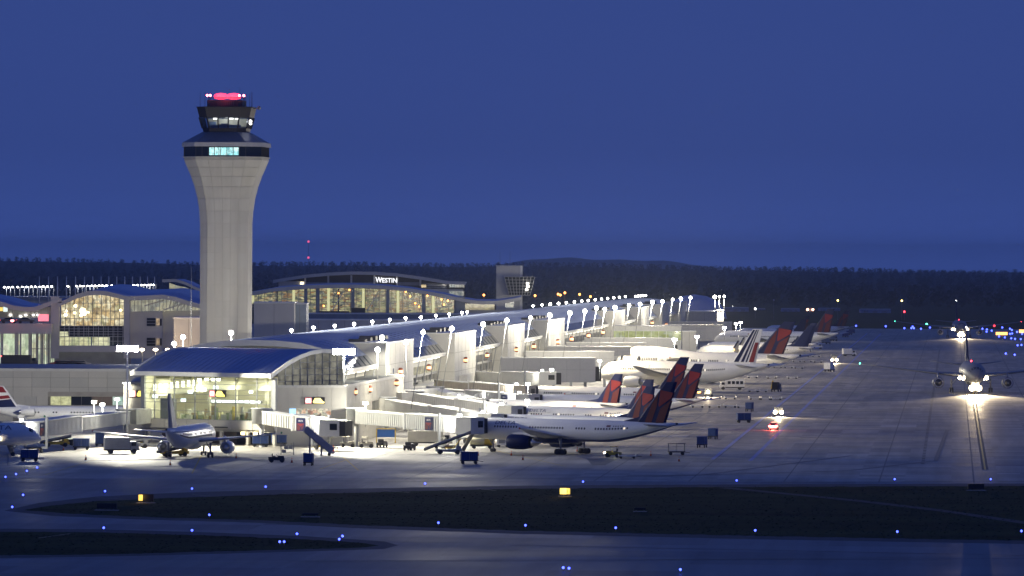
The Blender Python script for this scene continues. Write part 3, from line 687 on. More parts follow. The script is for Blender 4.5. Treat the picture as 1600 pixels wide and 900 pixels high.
for i in range(2): MB().box(38.4 + i * 2.6, 40.9 + i * 2.6, 0, .22, 4.25, 6.1).build('wall_panel', PMS[i], lb)
sbx = P(213, 640, 1120)
sb = thing('sign_block', 'beige block between the low building and the pavilion carrying a gate sign', 'building', (sbx.x, 1120, 0))
MB().box(-2.5, 2.2, 0, 9, 0, 11.1).build('wall', PANEL, sb)
for j in range(5): MB().box(-2.47, 2.17, -.06, 0, .1 + j * 2.2, 2.2 + j * 2.2).build('wall_panel', PMS[j % 3], sb)
MB().box(-2.7, 2.4, -.15, 9, 11.1, 11.35).build('coping', WPAINT, sb)
b = MB(); b.add([(-1.0, -1.2, 11.5), (2.6, -1.2, 11.9), (2.6, 4, 12.6), (-1.0, 4, 12.2), (-1.0, -1.2, 11.35), (2.6, -1.2, 11.7), (2.6, 4, 12.4), (-1.0, 4, 12.0)], [(0, 1, 2, 3), (0, 4, 5, 1), (1, 5, 6, 2), (4, 7, 6, 5), (0, 3, 7, 4)])
b.build('canopy', GREY, sb)
signbox((sbx.x + .5, 1119.6, 8.5), 0, 4.0, 1.4, 'red and yellow lit gate sign left of the pavilion')
# ================================================================== LANDSIDE TERMINAL at the far left
d0 = 1450; s0 = d0 / F
def px2(x, d): return (x - 800) * d / F
def pz2(x, y, d): return H + (HY + ROLL * (x - 800) - y) * d / F
tl = thing('landside_terminal', 'landside terminal with wavy white roof edge and arched glowing hall', 'terminal', (0, d0, 0))
wave = [(-40, 462), (-20, 466), (0, 471), (20, 477.5), (40, 480.5), (55, 480), (72, 474), (88, 468), (97, 466.5)]
wave2 = [(90, 474), (104, 468), (120, 460.5), (136, 456), (150, 454.5), (166, 455.5), (184, 459.5), (198, 463.5), (230, 462.5), (255, 461), (275, 464.5), (295, 471), (314, 476)]
for wv, dep, nm in ((wave, 60, 'left'), (wave2, 95, 'right')):
    pts = [(px2(x, d0), pz2(x, y, d0)) for x, y in wv]
    MB().loft([[(x, 0, z), (x, dep, z + (dep - 50) * .03), (x, dep, z - .5 + (dep - 50) * .03), (x, 0, z - .5)] for x, z in pts], 0, True, True).build('roof', ROOFM, tl)
    MB().loft([[(x, -1.0, z + .1), (x, .1, z + .1), (x, .1, z - 1.0), (x, -1.0, z - 1.0)] for x, z in pts], 0, True, False).build('roof_fascia', LGREY, tl)
HALL = interior('arrivals hall', [(.7, .5, .22), (1, .82, .45), (.45, .33, .15), (1., .9, .6), (.55, .5, .25)], 1.25, (.9, .9, .7), .35)
HALL2 = interior('lower hall', [(.75, .72, .35), (.95, .95, .6), (.55, .6, .3)], 1.0, (.5, .8, .6), .55)
def rect(name, x0, x1, y0, y1, m, parent, off, d=d0, th=.25, **kw):
    return MB().box(px2(x0, d), px2(x1, d), off - th, off, pz2((x0 + x1) / 2, y1, d), pz2((x0 + x1) / 2, y0, d)).build(name, m, parent, **kw)
top = [(95, 474), (104, 469), (120, 463), (136, 459), (150, 457.5), (166, 458.5), (184, 462), (193, 464.5)]
b = MB(); pts = [(px2(x, d0), 2.2, pz2(x, y, d0)) for x, y in top] + [(px2(193, d0), 2.2, pz2(193, 510, d0)), (px2(95, d0), 2.2, pz2(95, 510, d0))]
b.add(pts, [tuple(range(len(pts)))[::-1]]); b.build('arched_window', HALL, tl)
b = MB()
for k in range(1, 14):
    x = 95 + k * 7; yt = min(y0 + (y1 - y0) * (x - x0) / (x1 - x0) for (x0, y0), (x1, y1) in zip(top, top[1:]) if x0 <= x <= x1)
    b.box(px2(x, d0) - .07, px2(x, d0) + .07, 1.6, 1.9, pz2(x, 510, d0), pz2(x, yt, d0))
for y in (486, 498): b.box(px2(95, d0), px2(193, d0), 1.65, 1.85, pz2(140, y, d0) - .06, pz2(140, y, d0) + .06)
b.build('arch_mullion', GREY, tl, kind='stuff')
for x, y, r in ((129, 486, .8), (131, 490, .55), (117, 478, .4), (116, 489, .35), (102, 492, .45), (103, 486, .3), (126, 493, .35), (188, 485, .35), (137, 488, .3)):
    MB().ball((px2(x, d0), 1.9, pz2(x, y, d0)), r, 8, 5).build('chandelier_lamp', glow('chandelier', (1, .7, .35), 9), tl)
b = MB()                                             # roof trusses seen through the top of the arch
for k in range(16):
    x = 108 + k * 5; b.bar((px2(x, d0), 1.95, pz2(x, 468, d0)), (px2(x + (5 if k % 2 else -5), d0), 1.95, pz2(x, 474, d0)), .10, .10)
b.bar((px2(100, d0), 1.95, pz2(100, 475, d0)), (px2(193, d0), 1.95, pz2(193, 473, d0)), .14, .14)
b.build('roof_truss', LGREY, tl)
for i in range(7):
    for j in range(2): rect('dark_pane', 93 + i * 14.3, 93 + (i + 1) * 14.3 - .7, 510 + j * 8, 517.6 + j * 8, GLASSD if (i, j) != (0, 1) else HALL2, tl, 1.4)
rect('band_backing', 92.5, 194, 509, 527, GREY, tl, 1.6)
for x0, x1 in ((93, 112), (113, 142), (144, 171)): rect('lit_pane', x0, x1, 527, 540, HALL2, tl, 1.4)
rect('dark_pane', 172, 193.5, 526.5, 540.5, GLASSD, tl, 1.4)
b = MB()
for k in range(0, 14): b.box(px2(93 + k * 7.6, d0) - .06, px2(93 + k * 7.6, d0) + .06, 1.0, 1.12, pz2(140, 540, d0), pz2(140, 510, d0))
for y in (514, 518, 522, 526, 533): b.box(px2(93, d0), px2(193, d0), 1.0, 1.1, pz2(140, y, d0) - .05, pz2(140, y, d0) + .05)
b.build('band_mullion', LGREY, tl, kind='stuff')
rect('sill_band', 80, 202, 540.5, 550, LGREY, tl, .8, th=1.2)
rect('base_wall', 84, 204, 550, 573, mat('blue grey base wall', (.25, .26, .29), .7), tl, 3)
for x0, x1 in ((80, 93), (194, 203)): rect('pier', x0, x1, 463, 560, LGREY, tl, .9, th=1.5)
# clerestory right of the arch
CLER = interior('clerestory', [(.5, .5, .38), (.75, .7, .45), (.35, .37, .33)], .8, (.5, 1, .4), .5)
b = MB(); pts = [(203, 467), (255, 465), (275, 468.5), (295, 475), (314, 480), (314, 485), (203, 487)]
b.add([(px2(x, d0), 2.2, pz2(x, y, d0)) for x, y in pts], [tuple(range(7))[::-1]]); b.build('clerestory_window', CLER, tl)
b = MB()
for k in range(20): x = 204 + k * 5.6; b.box(px2(x, d0) - .07, px2(x, d0) + .07, 1.7, 1.95, pz2(x, 486.5, d0), pz2(x, 466 if x < 260 else 466 + (x - 260) * .24, d0))
b.build('clerestory_mullion', LGREY, tl, kind='stuff')
b = MB()
b.bar((px2(256, d0), 2.05, pz2(256, 484, d0)), (px2(300, d0), 2.05, pz2(300, 470, d0)), .3, .3); b.bar((px2(225, d0), 2.05, pz2(225, 478, d0)), (px2(256, d0), 2.05, pz2(256, 469, d0)), .3, .3)
for k in range(6): b.bar((px2(262 + k * 7, d0), 2.05, pz2(270, 484, d0)), (px2(268 + k * 7, d0), 2.05, pz2(270, 470 + k, d0)), .2, .2)
b.build('clerestory_truss', WPAINT, tl)
rect('side_wall', 203, 253, 487, 560, LGREY, tl, 2.6, th=.4); rect('side_wall', 253, 314, 486, 545, LGREY, tl, 4.5, th=.4)
for y0 in (497, 528):
    for k in range(3): rect('louvre_window', 229, 242.5, y0 + k * 4.4, y0 + k * 4.4 + 3.8, GLASSD, tl, 2.1, th=.15)
    rect('lit_window', 244, 249, y0 + 1, y0 + 11, interior('office warm', [(.9, .65, .35), (.6, .45, .3)], .8, (.5, .5, .5)), tl, 2.1, th=.15)
    rect('window', 249.5, 252.5, y0 + 1, y0 + 12, GLASSD, tl, 2.1, th=.15)
# upper roadway side (far left)
rect('canopy_wall', -40, 78, 480, 497, mat('pale deck wall', (.40, .38, .34), .7), tl, 6, th=.4)
rect('roadway_deck', -40, 84, 505, 521, LGREY, tl, 2, th=8)
GREENL = interior('check in hall', [(.65, .85, .55), (.9, .95, .7), (.5, .62, .4), (.95, .8, .5)], 1.1, (.6, .5, .35), .5)
rect('lower_lobby', -40, 82, 521, 572, GREENL, tl, 7)
for x, wd in ((3, 4), (26, 6), (32, 2.5), (47, 5), (58, 3), (66, 4), (76, 4)):
    rect('column', x - wd / 2, x + wd / 2, 518, 573, WPAINT, tl, 1.5, th=.8)
b = MB()
for k in range(12): x = 50 + k * 3.3; b.box(px2(x, d0) - .08, px2(x, d0) + .08, .2, .5, pz2(x, 573, d0), pz2(x, 480 + max(0, 0), d0))
for y in (487, 497, 521, 545): b.box(px2(50, d0), px2(88, d0), .25, .45, pz2(60, y, d0) - .1, pz2(60, y, d0) + .1)
b.build('glass_corner_frame', LGREY, tl)
for x, y in ((12, 492), (28, 494), (36, 492), (48, 492), (55, 492), (65, 493)):
    MB().box(px2(x, d0), px2(x + 3.5, d0), 5.2, 5.5, pz2(x, y + 1, d0), pz2(x, y, d0)).build('soffit_lamp', WHL, tl)
rect('white_wayfinding_panel', 5, 11.5, 479, 487, glow('white green sign', (.75, 1, .9), 1.1), tl, 1)
rect('yellow_wayfinding_panel', -3, 4, 480, 486, glow('yellow way sign', (1, .65, .02), 1.2), tl, 1)
# upper shed roof by the control tower
ur = thing('terminal_roof_monitor', 'raised clerestory roof of the landside terminal next to the control tower', 'building', (0, 1600, 0))
for pts, dep in (([(254, 437), (275, 436.5), (290, 441), (303, 447.5), (316, 453)], 40),):
    q = [(px2(x, 1600), pz2(x, y, 1600)) for x, y in pts]
    MB().loft([[(x, 0, z), (x, dep, z), (x, dep, z - .6), (x, 0, z - .6)] for x, z in q], 0, True, True).build('roof', ROOFM, ur)
    MB().loft([[(x, -.8, z + .1), (x, .1, z + .1), (x, .1, z - .7), (x, -.8, z - .7)] for x, z in q], 0, True, False).build('roof_fascia', LGREY, ur)
b = MB(); pts = [(264, 442), (275, 446), (290, 449), (303, 455), (316, 459), (316, 468), (290, 463), (270, 457), (264, 455)]
b.add([(px2(x, 1600), 2, pz2(x, y, 1600)) for x, y in pts], [tuple(range(len(pts)))[::-1]]); b.build('window', CLER, ur)
MB().box(px2(262, 1600), px2(330, 1600), 3, 30, 0, pz2(290, 466, 1600)).build('wall', LGREY, ur)
def block(name, label, x0, x1, ytop, d, dep, m=LGREY, cat='building', mast=None):
    t = thing(name, label, cat, (px2((x0 + x1) / 2, d), d, 0)); hw = (x1 - x0) * d / F / 2; z = pz2((x0 + x1) / 2, ytop, d)
    MB().box(-hw, hw, 0, dep, 0, z - .4).build('wall', m, t); MB().box(-hw - .15, hw + .15, -.15, dep + .15, z - .4, z).build('coping', WPAINT, t)
    b = MB(); n = max(2, int(2 * hw / 4))
    for k in range(1, n): b.box(-hw + 2 * hw * k / n - .05, -hw + 2 * hw * k / n + .05, -.02, .01, 0, z - .4)
    b.build('panel_joint', mat('panel joint', (.25, .24, .22), .7), t); return t, hw, z
for k, x in enumerate((222, 243, 262)):
    p = P(x, 547, 1385); t = thing('wall_lamp', 'warm wall lamp below the landside terminal windows, %s of three' % ORD[k], 'lamp', (p.x, 1385, p.z - 3), 0, 'warm lamps below the landside terminal')
    MB().cyl((0, .2, 0), (0, .2, 3), .08, .08, 6).build('post', GREY, t); MB().ball((0, 0, 3.1), .6, 8, 5, 0, .6).build('lamp', glow('warm wall globe', (1, .85, .6), 9), t)
    light('lamp_light', t, (0, .9, 3.2), 2500, (1, .72, .45), .4)
block('stair_block', 'pale grey block left of the control tower base', 272, 318, 496, 1400, 20)
block('plant_block', 'wide pale block right of the control tower with a vertical joint', 397, 460, 472, 1600, 22)
block('glazed_stair_block', 'bluish stair block beside the wide pale block', 458, 479, 473.5, 1612, 18, mat('bluish cladding', (.34, .40, .46), .5))
block('link_building', 'long pale wall running below the glass hall behind the concourse roof', 478, 742, 499, 1790, 12)
block('roof_deck', 'grey blue roof band in front of the glass hall', 470, 750, 489.5, 2060, 14, mat('grey blue band', (.24, .28, .31), .6))
MB()
# ================================================================== GLASS HALL
dh = 2100
gh = thing('glass_hall', 'glass ticketing hall under a long arched roof behind the concourse', 'hall', (0, dh, 0))
arc = [(385, 459), (393, 457), (430, 450.5), (480, 446.5), (520, 445.2), (555, 445.3), (600, 447), (640, 451), (692, 460), (725, 467.5), (745, 470.5), (775, 471), (800, 467.5), (815, 464.5)]
q = [(px2(x, dh), pz2(x, y, dh)) for x, y in arc]
MB().loft([[(x, 0, z), (x, 45, z + .5), (x, 45, z - .3), (x, 0, z - .5)] for x, z in q], 0, True, True).build('roof', ROOFM, gh)
MB().loft([[(x, -1.2, z + .2), (x, .1, z + .2), (x, .1, z - 1.1), (x, -1.2, z - 1.1)] for x, z in q], 0, True, False).build('roof_fascia', LGREY, gh)
TICK = interior('ticket hall', [(.30, .30, .14), (.75, .72, .35), (.12, .14, .12), (.9, .8, .45), (.5, .28, .1), (.28, .34, .28)], .85, (.55, .55, 1.3), .3)
def arcy(x):
    for (x0, y0), (x1, y1) in zip(arc, arc[1:]):
        if x0 <= x <= x1: return y0 + (y1 - y0) * (x - x0) / (x1 - x0)
bays = [(393, 432), (434, 477), (479, 496), (499, 512), (515, 528), (530, 551), (554, 568), (571, 604), (608, 621), (624, 660), (664, 710)]
for x0, x1 in bays:
    yb = 489.5 if x0 > 478 else 474
    b = MB(); pts = [(x0, arcy(x0) + 5), ((x0 + x1) / 2, arcy((x0 + x1) / 2) + 5), (x1, arcy(x1) + 5), (x1, yb), (x0, yb)]
    b.add([(px2(x, dh), 1.2, pz2(x, y, dh)) for x, y in pts], [(4, 3, 2, 1, 0)]); b.build('window', TICK, gh)
b = MB()
for k in range(36):
    x = 395 + k * 9; yb = 490 if x > 478 else 475
    b.box(px2(x, dh) - .1, px2(x, dh) + .1, .8, 1.1, pz2(x, yb, dh), pz2(x, arcy(x) + 4, dh))
for y in range(456, 490, 4): 
    xa = [x for x in range(393, 711) if arcy(x) + 4 < y]; 
    b.box(px2(min(xa), dh), px2(max(xa), dh), .85, 1.05, pz2(550, y, dh) - .07, pz2(550, y, dh) + .07)
b.build('mullion', mat('mullion yellow grey', (.5, .5, .4), .6), gh, kind='stuff')
for x in (395, 459, 513.5, 568, 622, 677): rect('lit_column', x - 2, x + 2, arcy(x) + 5, 489 if x > 470 else 474, glow('uplit column', (.8, .78, .28), .75), gh, .7, dh, .5)  # columns glow themselves: their uplighting is put into the material
for x in (478, 497, 551.5, 606, 662, 716): rect('column', x - 2.6, x + 2.6, arcy(x) + 4, 490, mat('steel blue column', (.22, .26, .30), .5), gh, .3, dh, .8)
b = MB()
for x0, x1 in ((519, 537), (557, 549), (574, 592), (612, 606)): b.bar((px2(x0, dh), .5, pz2(x0, 486, dh)), (px2(x1, dh), .5, pz2(x1, 455, dh)), .3, .3)
b.build('diagonal_brace', WPAINT, gh)
for x, y in ((506, 478), (513, 460), (529, 458), (546, 453), (634, 456), (641, 463), (655, 479), (668, 462), (690, 468), (694, 476), (677, 471), (649, 474), (700, 470)):
    MB().ball((px2(x, dh), .6, pz2(x, y, dh)), .3, 6, 4).build('hall_lamp', ORL, gh)
rect('end_wall', 711, 727, 464, 490, mat('steel blue column', (.22, .26, .30), .5), gh, 1, dh, 1)
rect('low_window', 725, 773, 474.5, 484, interior('low hall', [(.5, .4, .2), (.75, .65, .35), (.25, .22, .15)], .6, (.5, .5, .8), .4), gh, 1, dh)
rect('low_wall', 722, 800, 484, 500, LGREY, gh, 1.5, dh); rect('end_glazing', 790, 803, 471.5, 481, interior('grey lounge', [(.45, .5, .5), (.6, .62, .6)], .5, (.5, .6, .8)), gh, .6, dh)
b = MB(); b.box(px2(575, dh) - 6, px2(575, dh) - 1, -2, 0, pz2(575, 489, dh), pz2(575, 481, dh)); b.box(px2(525, dh) - 6, px2(525, dh) + 5, -2, 0, pz2(525, 489.5, dh), pz2(525, 486, dh)); b.build('roof_plant', DARK, gh)
# ================================================================== HOTEL
dq = 2280
ht = thing('hotel', 'hotel block with curved white roof edge and illuminated white name sign', 'hotel', (0, dq, 0))
arq = [(427, 438.5), (450, 434.5), (480, 430), (515, 426.8), (550, 425.2), (585, 425.5), (620, 428), (660, 433.5), (700, 440), (728, 441)]
q = [(px2(x, dq), pz2(x, y, dq)) for x, y in arq]
MB().loft([[(x, -1.5, z + .25), (x, .5, z + .25), (x, .5, z - 1.0), (x, -1.5, z - 1.0)] for x, z in q], 0, True, False).build('roof_fascia', LGREY, ht)
MB().loft([[(x, .4, z + .1), (x, 30, z + .1), (x, 30, z - .5), (x, .4, z - .5)] for x, z in q], 0, True, True).build('roof', ROOFM, ht)
b = MB(); pts = [(434, 440), (480, 433), (550, 428.5), (620, 431), (700, 443), (726, 444), (726, 480), (434, 480)]
b.add([(px2(x, dq), 1.2, pz2(x, y, dq)) for x, y in pts], [tuple(range(8))[::-1]]); b.build('wall', BROWN, ht)
for x in (477, 513, 549, 585, 620.5, 657): rect('pier', x - 1.5, x + 1.5, 430 if x < 640 else 436, 447, LGREY, ht, .9, dq, .6)
for x0, x1, y0 in ((478, 512, 441), (514, 548, 441), (550, 584, 441), (622, 656, 441)): rect('sill', x0, x1, y0, y0 + 5, mat('grey sill', (.22, .23, .26), .6), ht, 1, dq)
rect('white_wall', 435, 477, 439.5, 452, LGREY, ht, .9, dq, .4); rect('white_wall', 665, 724, 452, 470, LGREY, ht, .9, dq, .4)
rect('window', 662, 698, 444, 451, GLASSD, ht, .9, dq, .3)
for k in range(4): rect('balcony_rail', 660, 698, 443.5 + k * 2.6, 444.1 + k * 2.6, WPAINT, ht, .5, dq, .1)
for k in range(6): rect('end_window', 702 + k * 4, 705.2 + k * 4, 443.5, 449, interior('hotel room', [(.5, .6, .6), (.8, .8, .7)], .55, (.5, .5, .5)), ht, .9, dq, .3)
for k in range(6): rect('end_window', 702 + k * 4, 705.2 + k * 4, 455, 462, interior('hotel room', [(.5, .6, .6), (.8, .8, .7)], .55, (.5, .5, .5)), ht, .4, dq, .3)
rect('warm_window', 658.5, 666, 445, 449.5, glow('warm room', (1, .75, .3), .8), ht, .8, dq)
rect('wall_lamp', 469.5, 474.5, 440.5, 444.5, glow('warm wall lamp', (1, .85, .5), 3), ht, .2, dq)
me = text_mesh('WESTIN', 3.1, .045, .15); me.materials.append(glow('white sign letters', (1, 1, 1), 1.6))
wd = max(v.co.x for v in me.vertices); k = 33.5 * dq / F / wd
for v in me.vertices: v.co.x *= k
xw_ = 2.9 * k
for v in me.vertices:
    if v.co.x > xw_ * 1.0: v.co.y *= .80
me2 = me; o = obj('sign_lettering', me2, ht, (px2(587, dq), -.2, pz2(600, 441.3, dq))); o.rotation_euler = (math.pi / 2, 0, 0)
# ================================================================== RAMP TOWER
dr = 2200
rt = thing('ramp_tower', 'small ramp control tower, white slab with dark glazed funnel', 'tower', (px2(796, dr), dr, 0))
hw = 20.5 * dr / F; zz = lambda y: pz2(800, y, dr)
MB().box(-hw, hw - 1.0, 0, 6, 0, zz(416)).build('shaft', LGREY, rt); MB().box(hw - 1.0, hw, -.3, 6.2, 0, zz(416) + .1).build('edge_fin', WPAINT, rt)
MB().box(-hw - .1, hw + .1, -.1, 6.1, zz(416) + .1, zz(415.4) + .1).build('coping', WPAINT, rt)
t0, t1 = zz(461), zz(432.5); cx = 16 * dr / F
def fun(t, g=0): a = (16 + 7.5 * t) * dr / F + g; c = (16 + 7 * t) * dr / F * .55 + g; return a, c
rings = []
for t in (0, 1):
    a, c = fun(t); z = t0 + (t1 - t0) * t; rings.append([(cx - a, -.4 - 2 * c, z), (cx + a, -.4 - 2 * c, z), (cx + a, -.4, z), (cx - a, -.4, z)])
MB().loft(rings, 0, True, False).build('funnel_glazing', GLASSD, rt)
b = MB()
for k in range(7):
    t = k / 6; a, c = fun(t, .06); z = t0 + (t1 - t0) * t; y = -.4 - 2 * c; b.bar((cx - a, y, z), (cx + a, y, z), .16, .16); b.bar((cx + a, y, z), (cx + a, -.4, z), .16, .16); b.bar((cx - a, y, z), (cx - a, -.4, z), .16, .16)
for k in range(9):
    s = -1 + k / 4; a0, c0 = fun(0, .06); a1, c1 = fun(1, .06); b.bar((cx + a0 * s, -.4 - 2 * c0, t0), (cx + a1 * s, -.4 - 2 * c1, t1), .16, .16)
for k in range(1, 4):
    s = k / 4; a0, c0 = fun(0, .06); a1, c1 = fun(1, .06); b.bar((cx + a0, -.4 - 2 * c0 * s, t0), (cx + a1, -.4 - 2 * c1 * s, t1), .16, .16)
b.build('funnel_frame', LGREY, rt)
for x, y in ((824.5, 441), (825, 446), (823, 451)): MB().box(px2(x, dr) - px2(796, dr) - .55, px2(x, dr) - px2(796, dr) + .5, -8.2 , -8.0, zz(y + 3), zz(y)).build('lit_pane', glow('ramp tower lamp', (1, .95, .8), 1.6 if y > 442 else 5), rt)
for x in (-3.6, .2): MB().cyl((x, 3, zz(416)), (x, 3, zz(392)), .07, .03, 5).build('whip_antenna', GREY, rt)
# ================================================================== FIXED WALKWAYS and small apron buildings
def walkway(x0, x1, yt, yb, zt_, label, extra=0):
    d = F * (H - zt_) / (yt - (HY + ROLL * ((x0 + x1) / 2 - 800))); z0 = pz2((x0 + x1) / 2, yb, d)
    t = thing('fixed_walkway', label, 'walkway', (px2(x0, d), d, 0), 0, 'raised walkways from the concourse to the gates'); L = px2(x1, d) - px2(x0, d)
    MB().box(0, L, 0, 4.2, z0, zt_ - .25).build('wall', GREYW, t); MB().box(-.1, L + .1, -.15, 4.35, zt_ - .25, zt_).build('roof', WPAINT, t)
    b = MB()
    for k in range(1, int(L / 3.4)): b.box(k * 3.4 - .03, k * 3.4 + .03, -.012, 0, z0, zt_ - .3)
    b.box(0, L, -.014, 0, (z0 + zt_) / 2 - .03, (z0 + zt_) / 2 + .03); b.build('panel_joint', GREY, t)
    for k in range(3): MB().box(L * (.12 + .38 * k), L * (.12 + .38 * k) + .7, 1.5, 2.3, 0, z0).build('column', GREY, t)
    MB().box(L, L + 1.5, .4, 3.8, z0 + .2, zt_ - 2.4).build('bellows', DARK, t)
    return t, L, z0, d
GREYW = mat('grey walkway cladding', (.45, .45, .45), .5, var=.05, scale=.2)
walkway(783, 931, 558.5, 597, 10.6, 'near grey raised walkway, largest of the walkway boxes')
walkway(822, 960, 548.5, 572, 10.6, 'grey raised walkway directly behind the largest one')
walkway(856, 986, 541, 556, 10.6, 'third raised walkway back, thin pale edge')
walkway(886, 1010, 535, 550, 10.6, 'fourth raised walkway back from the camera')
walkway(914, 1052, 527.5, 556, 10.6, 'tall raised walkway left of the winglet aircraft')
walkway(1022, 1131, 507, 533, 10.6, 'far raised walkway behind the glazed lounge')
walkway(1040, 1144, 502.5, 522, 10.6, 'farthest raised walkway near the tan block')
lg = thing('glazed_lounge', 'white lounge block with a band of greenish lit glass', 'building', (px2(959, 1960), 1960, 0)); LL = 106 * 1960 / F
zl = lambda y: pz2(1010, y, 1960)
MB().box(0, LL, 0, 8, 0, zl(510)).build('wall', WPAINT, lg)
for k in range(9): MB().box(LL * k / 9 + .1, LL * (k + 1) / 9 - .1, -.2, 0, zl(531), zl(517.5)).build('lit_pane', interior('lounge glass', [(.45, .5, .15), (.7, .75, .35), (.5, .55, .4)], .8, (.4, .4, .5), .6), lg)
MB().box(-.2, LL + .2, -.4, 8.2, zl(510), zl(509)).build('roof_edge', WPAINT, lg)
block('stair_block', 'small pale stair block right of the glazed lounge', 1067, 1088, 517, 1950, 6)
block('end_block', 'tan windowless block at the far end of the concourse', 1065, 1119, 486, 2560, 20, PANEL)
block('end_block', 'narrow grey block below the far floodlight poles', 1121, 1131, 484, 2600, 10, LGREY)
# far buildings at the field edge
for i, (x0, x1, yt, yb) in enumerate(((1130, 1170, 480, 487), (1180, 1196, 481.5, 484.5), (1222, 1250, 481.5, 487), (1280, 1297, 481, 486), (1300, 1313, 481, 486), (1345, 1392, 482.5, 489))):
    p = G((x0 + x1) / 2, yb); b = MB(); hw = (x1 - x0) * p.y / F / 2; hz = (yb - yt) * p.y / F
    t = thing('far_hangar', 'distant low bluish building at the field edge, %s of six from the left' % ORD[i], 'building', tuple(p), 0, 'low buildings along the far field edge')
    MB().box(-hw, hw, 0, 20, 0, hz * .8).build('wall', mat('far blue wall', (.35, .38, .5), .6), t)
    b = MB(); b.add([(-hw, -.5, hz * .8), (hw, -.5, hz * .8), (hw, 20.5, hz * .8), (-hw, 20.5, hz * .8), (-hw, 10, hz), (hw, 10, hz)], [(0, 1, 5, 4), (2, 3, 4, 5), (1, 2, 5), (3, 0, 4)]); b.build('roof', GREY, t)
    for k in range(3): MB().box(-hw * .8 + k * hw * .6, -hw * .5 + k * hw * .6, -.2, 0, 0, hz * .5).build('door', mat('hangar door', (.3, .3, .36), .6), t)
# ================================================================== AIRCRAFT
TYPES = dict(
 b757=dict(L=47.3, R=2.0, zc=4.35, ln=5.4, lt=16, wing=(-16.2, 8.4, -26.0, 1.8, 19.0, 3.1, 5.1), eng=(-14.6, 6.5, 2.25, 1.32, 6.2), fin=(-38.3, 6.4, -45.0, 2.5, 13.56), stab=(-41.2, 4.9, -45.3, 1.7, 7.6, .5), gear=(-5.9, -24.1, 3.66, 2)),
 a320=dict(L=37.6, R=1.98, zc=3.9, ln=5.0, lt=12, wing=(-11.6, 6.8, -19.8, 1.6, 17.05, 2.9, 4.6), eng=(-10.4, 5.75, 1.72, 1.12, 4.6), fin=(-29.4, 5.9, -34.4, 2.1, 11.76), stab=(-31.6, 3.9, -35.2, 1.4, 6.2, .55), gear=(-5.07, -17.7, 3.8, 1)),
 b738=dict(L=40.6, R=1.98, zc=3.9, ln=5.0, lt=12.5, wing=(-13.2, 7.2, -21.4, 1.6, 17.2, 2.9, 4.6), eng=(-12.0, 5.2, 1.72, 1.1, 4.5), fin=(-32.6, 5.9, -37.6, 2.1, 11.76), stab=(-34.6, 3.9, -38.2, 1.4, 6.4, .55), gear=(-5.07, -19.4, 3.4, 1)),
 rj=dict(L=34, R=1.6, zc=3.25, ln=4.4, lt=11, wing=(-15, 5.4, -20.5, 1.4, 11.5, 2.2, 3.0), eng=(-23.5, 2.75, 3.7, .8, 3.6), fin=(-27.0, 5.0, -30.2, 3.2, 9.0), stab=(-29.5, 3.0, -31.5, 1.2, 5.0, .1), gear=(-4.0, -18.5, 2.2, 1)),
 a330=dict(L=58.8, R=2.82, zc=5.6, ln=7.2, lt=21, wing=(-18, 11, -36.5, 2.4, 30.0, 4.6, 7.6), eng=(-17.2, 9.37, 2.9, 1.5, 6.6), fin=(-46.2, 8.2, -53.6, 3.3, 17.4), stab=(-49.5, 6.4, -55, 2.4, 9.7, .9), gear=(-6.7, -29.0, 5.34, 2)),
 b747=dict(L=66, R=3.15, zc=6.0, ln=8.5, lt=23, wing=(-19, 13, -42, 3.4, 31.0, 4.9, 8.0), eng=(-20, 11.7, 3.0, 1.5, 5.6), fin=(-50, 10, -60.5, 4.0, 18.3), stab=(-55, 8, -62, 2.8, 11, 1.2), gear=(-8, -31, 5.5, 2), hump=1))
BELLY = mat('dark blue belly paint', (.02, .04, .17), .3)
WINDOWM = mat('cabin window', (.02, .022, .03), .1)
LITW = glow('lit cabin window', (1, .85, .55), 1.4)
LETTER = mat('navy lettering', (.05, .07, .16), .4)
class Fus:
    def __init__(s, T): s.T = T
    def at(s, x):
        T = s.T; Rr, L, ln, lt, zc = T['R'], T['L'], T['ln'], T['lt'], T['zc']; r, z = Rr, zc
        if x < ln:
            k = 1 - x / ln; r = Rr * max(.06, (1 - k ** 2.1)) ** .62; z = zc - .42 * Rr * k ** 1.8
        elif x > L - lt:
            u = (x - (L - lt)) / lt; r = Rr * max(.09, 1 - .93 * u ** 1.55); z = zc + Rr * (1 - .10 * u) - r
        return r, z
    def top(s, x):
        r, z = s.at(x); T = s.T
        h = 0
        if T.get('hump') and x < 24: h = 1.5 * min(1, max(0, (x - 1.5) / 4)) * min(1, (24 - x) / 7)
        return r, z, h
    def p(s, x, a, off=0.):
        r, z, h = s.top(x); sn = math.sin(a)
        return Vector((-x, (r + off) * math.cos(a), z + (r + off) * sn + (h * max(0, sn) ** 1.2)))
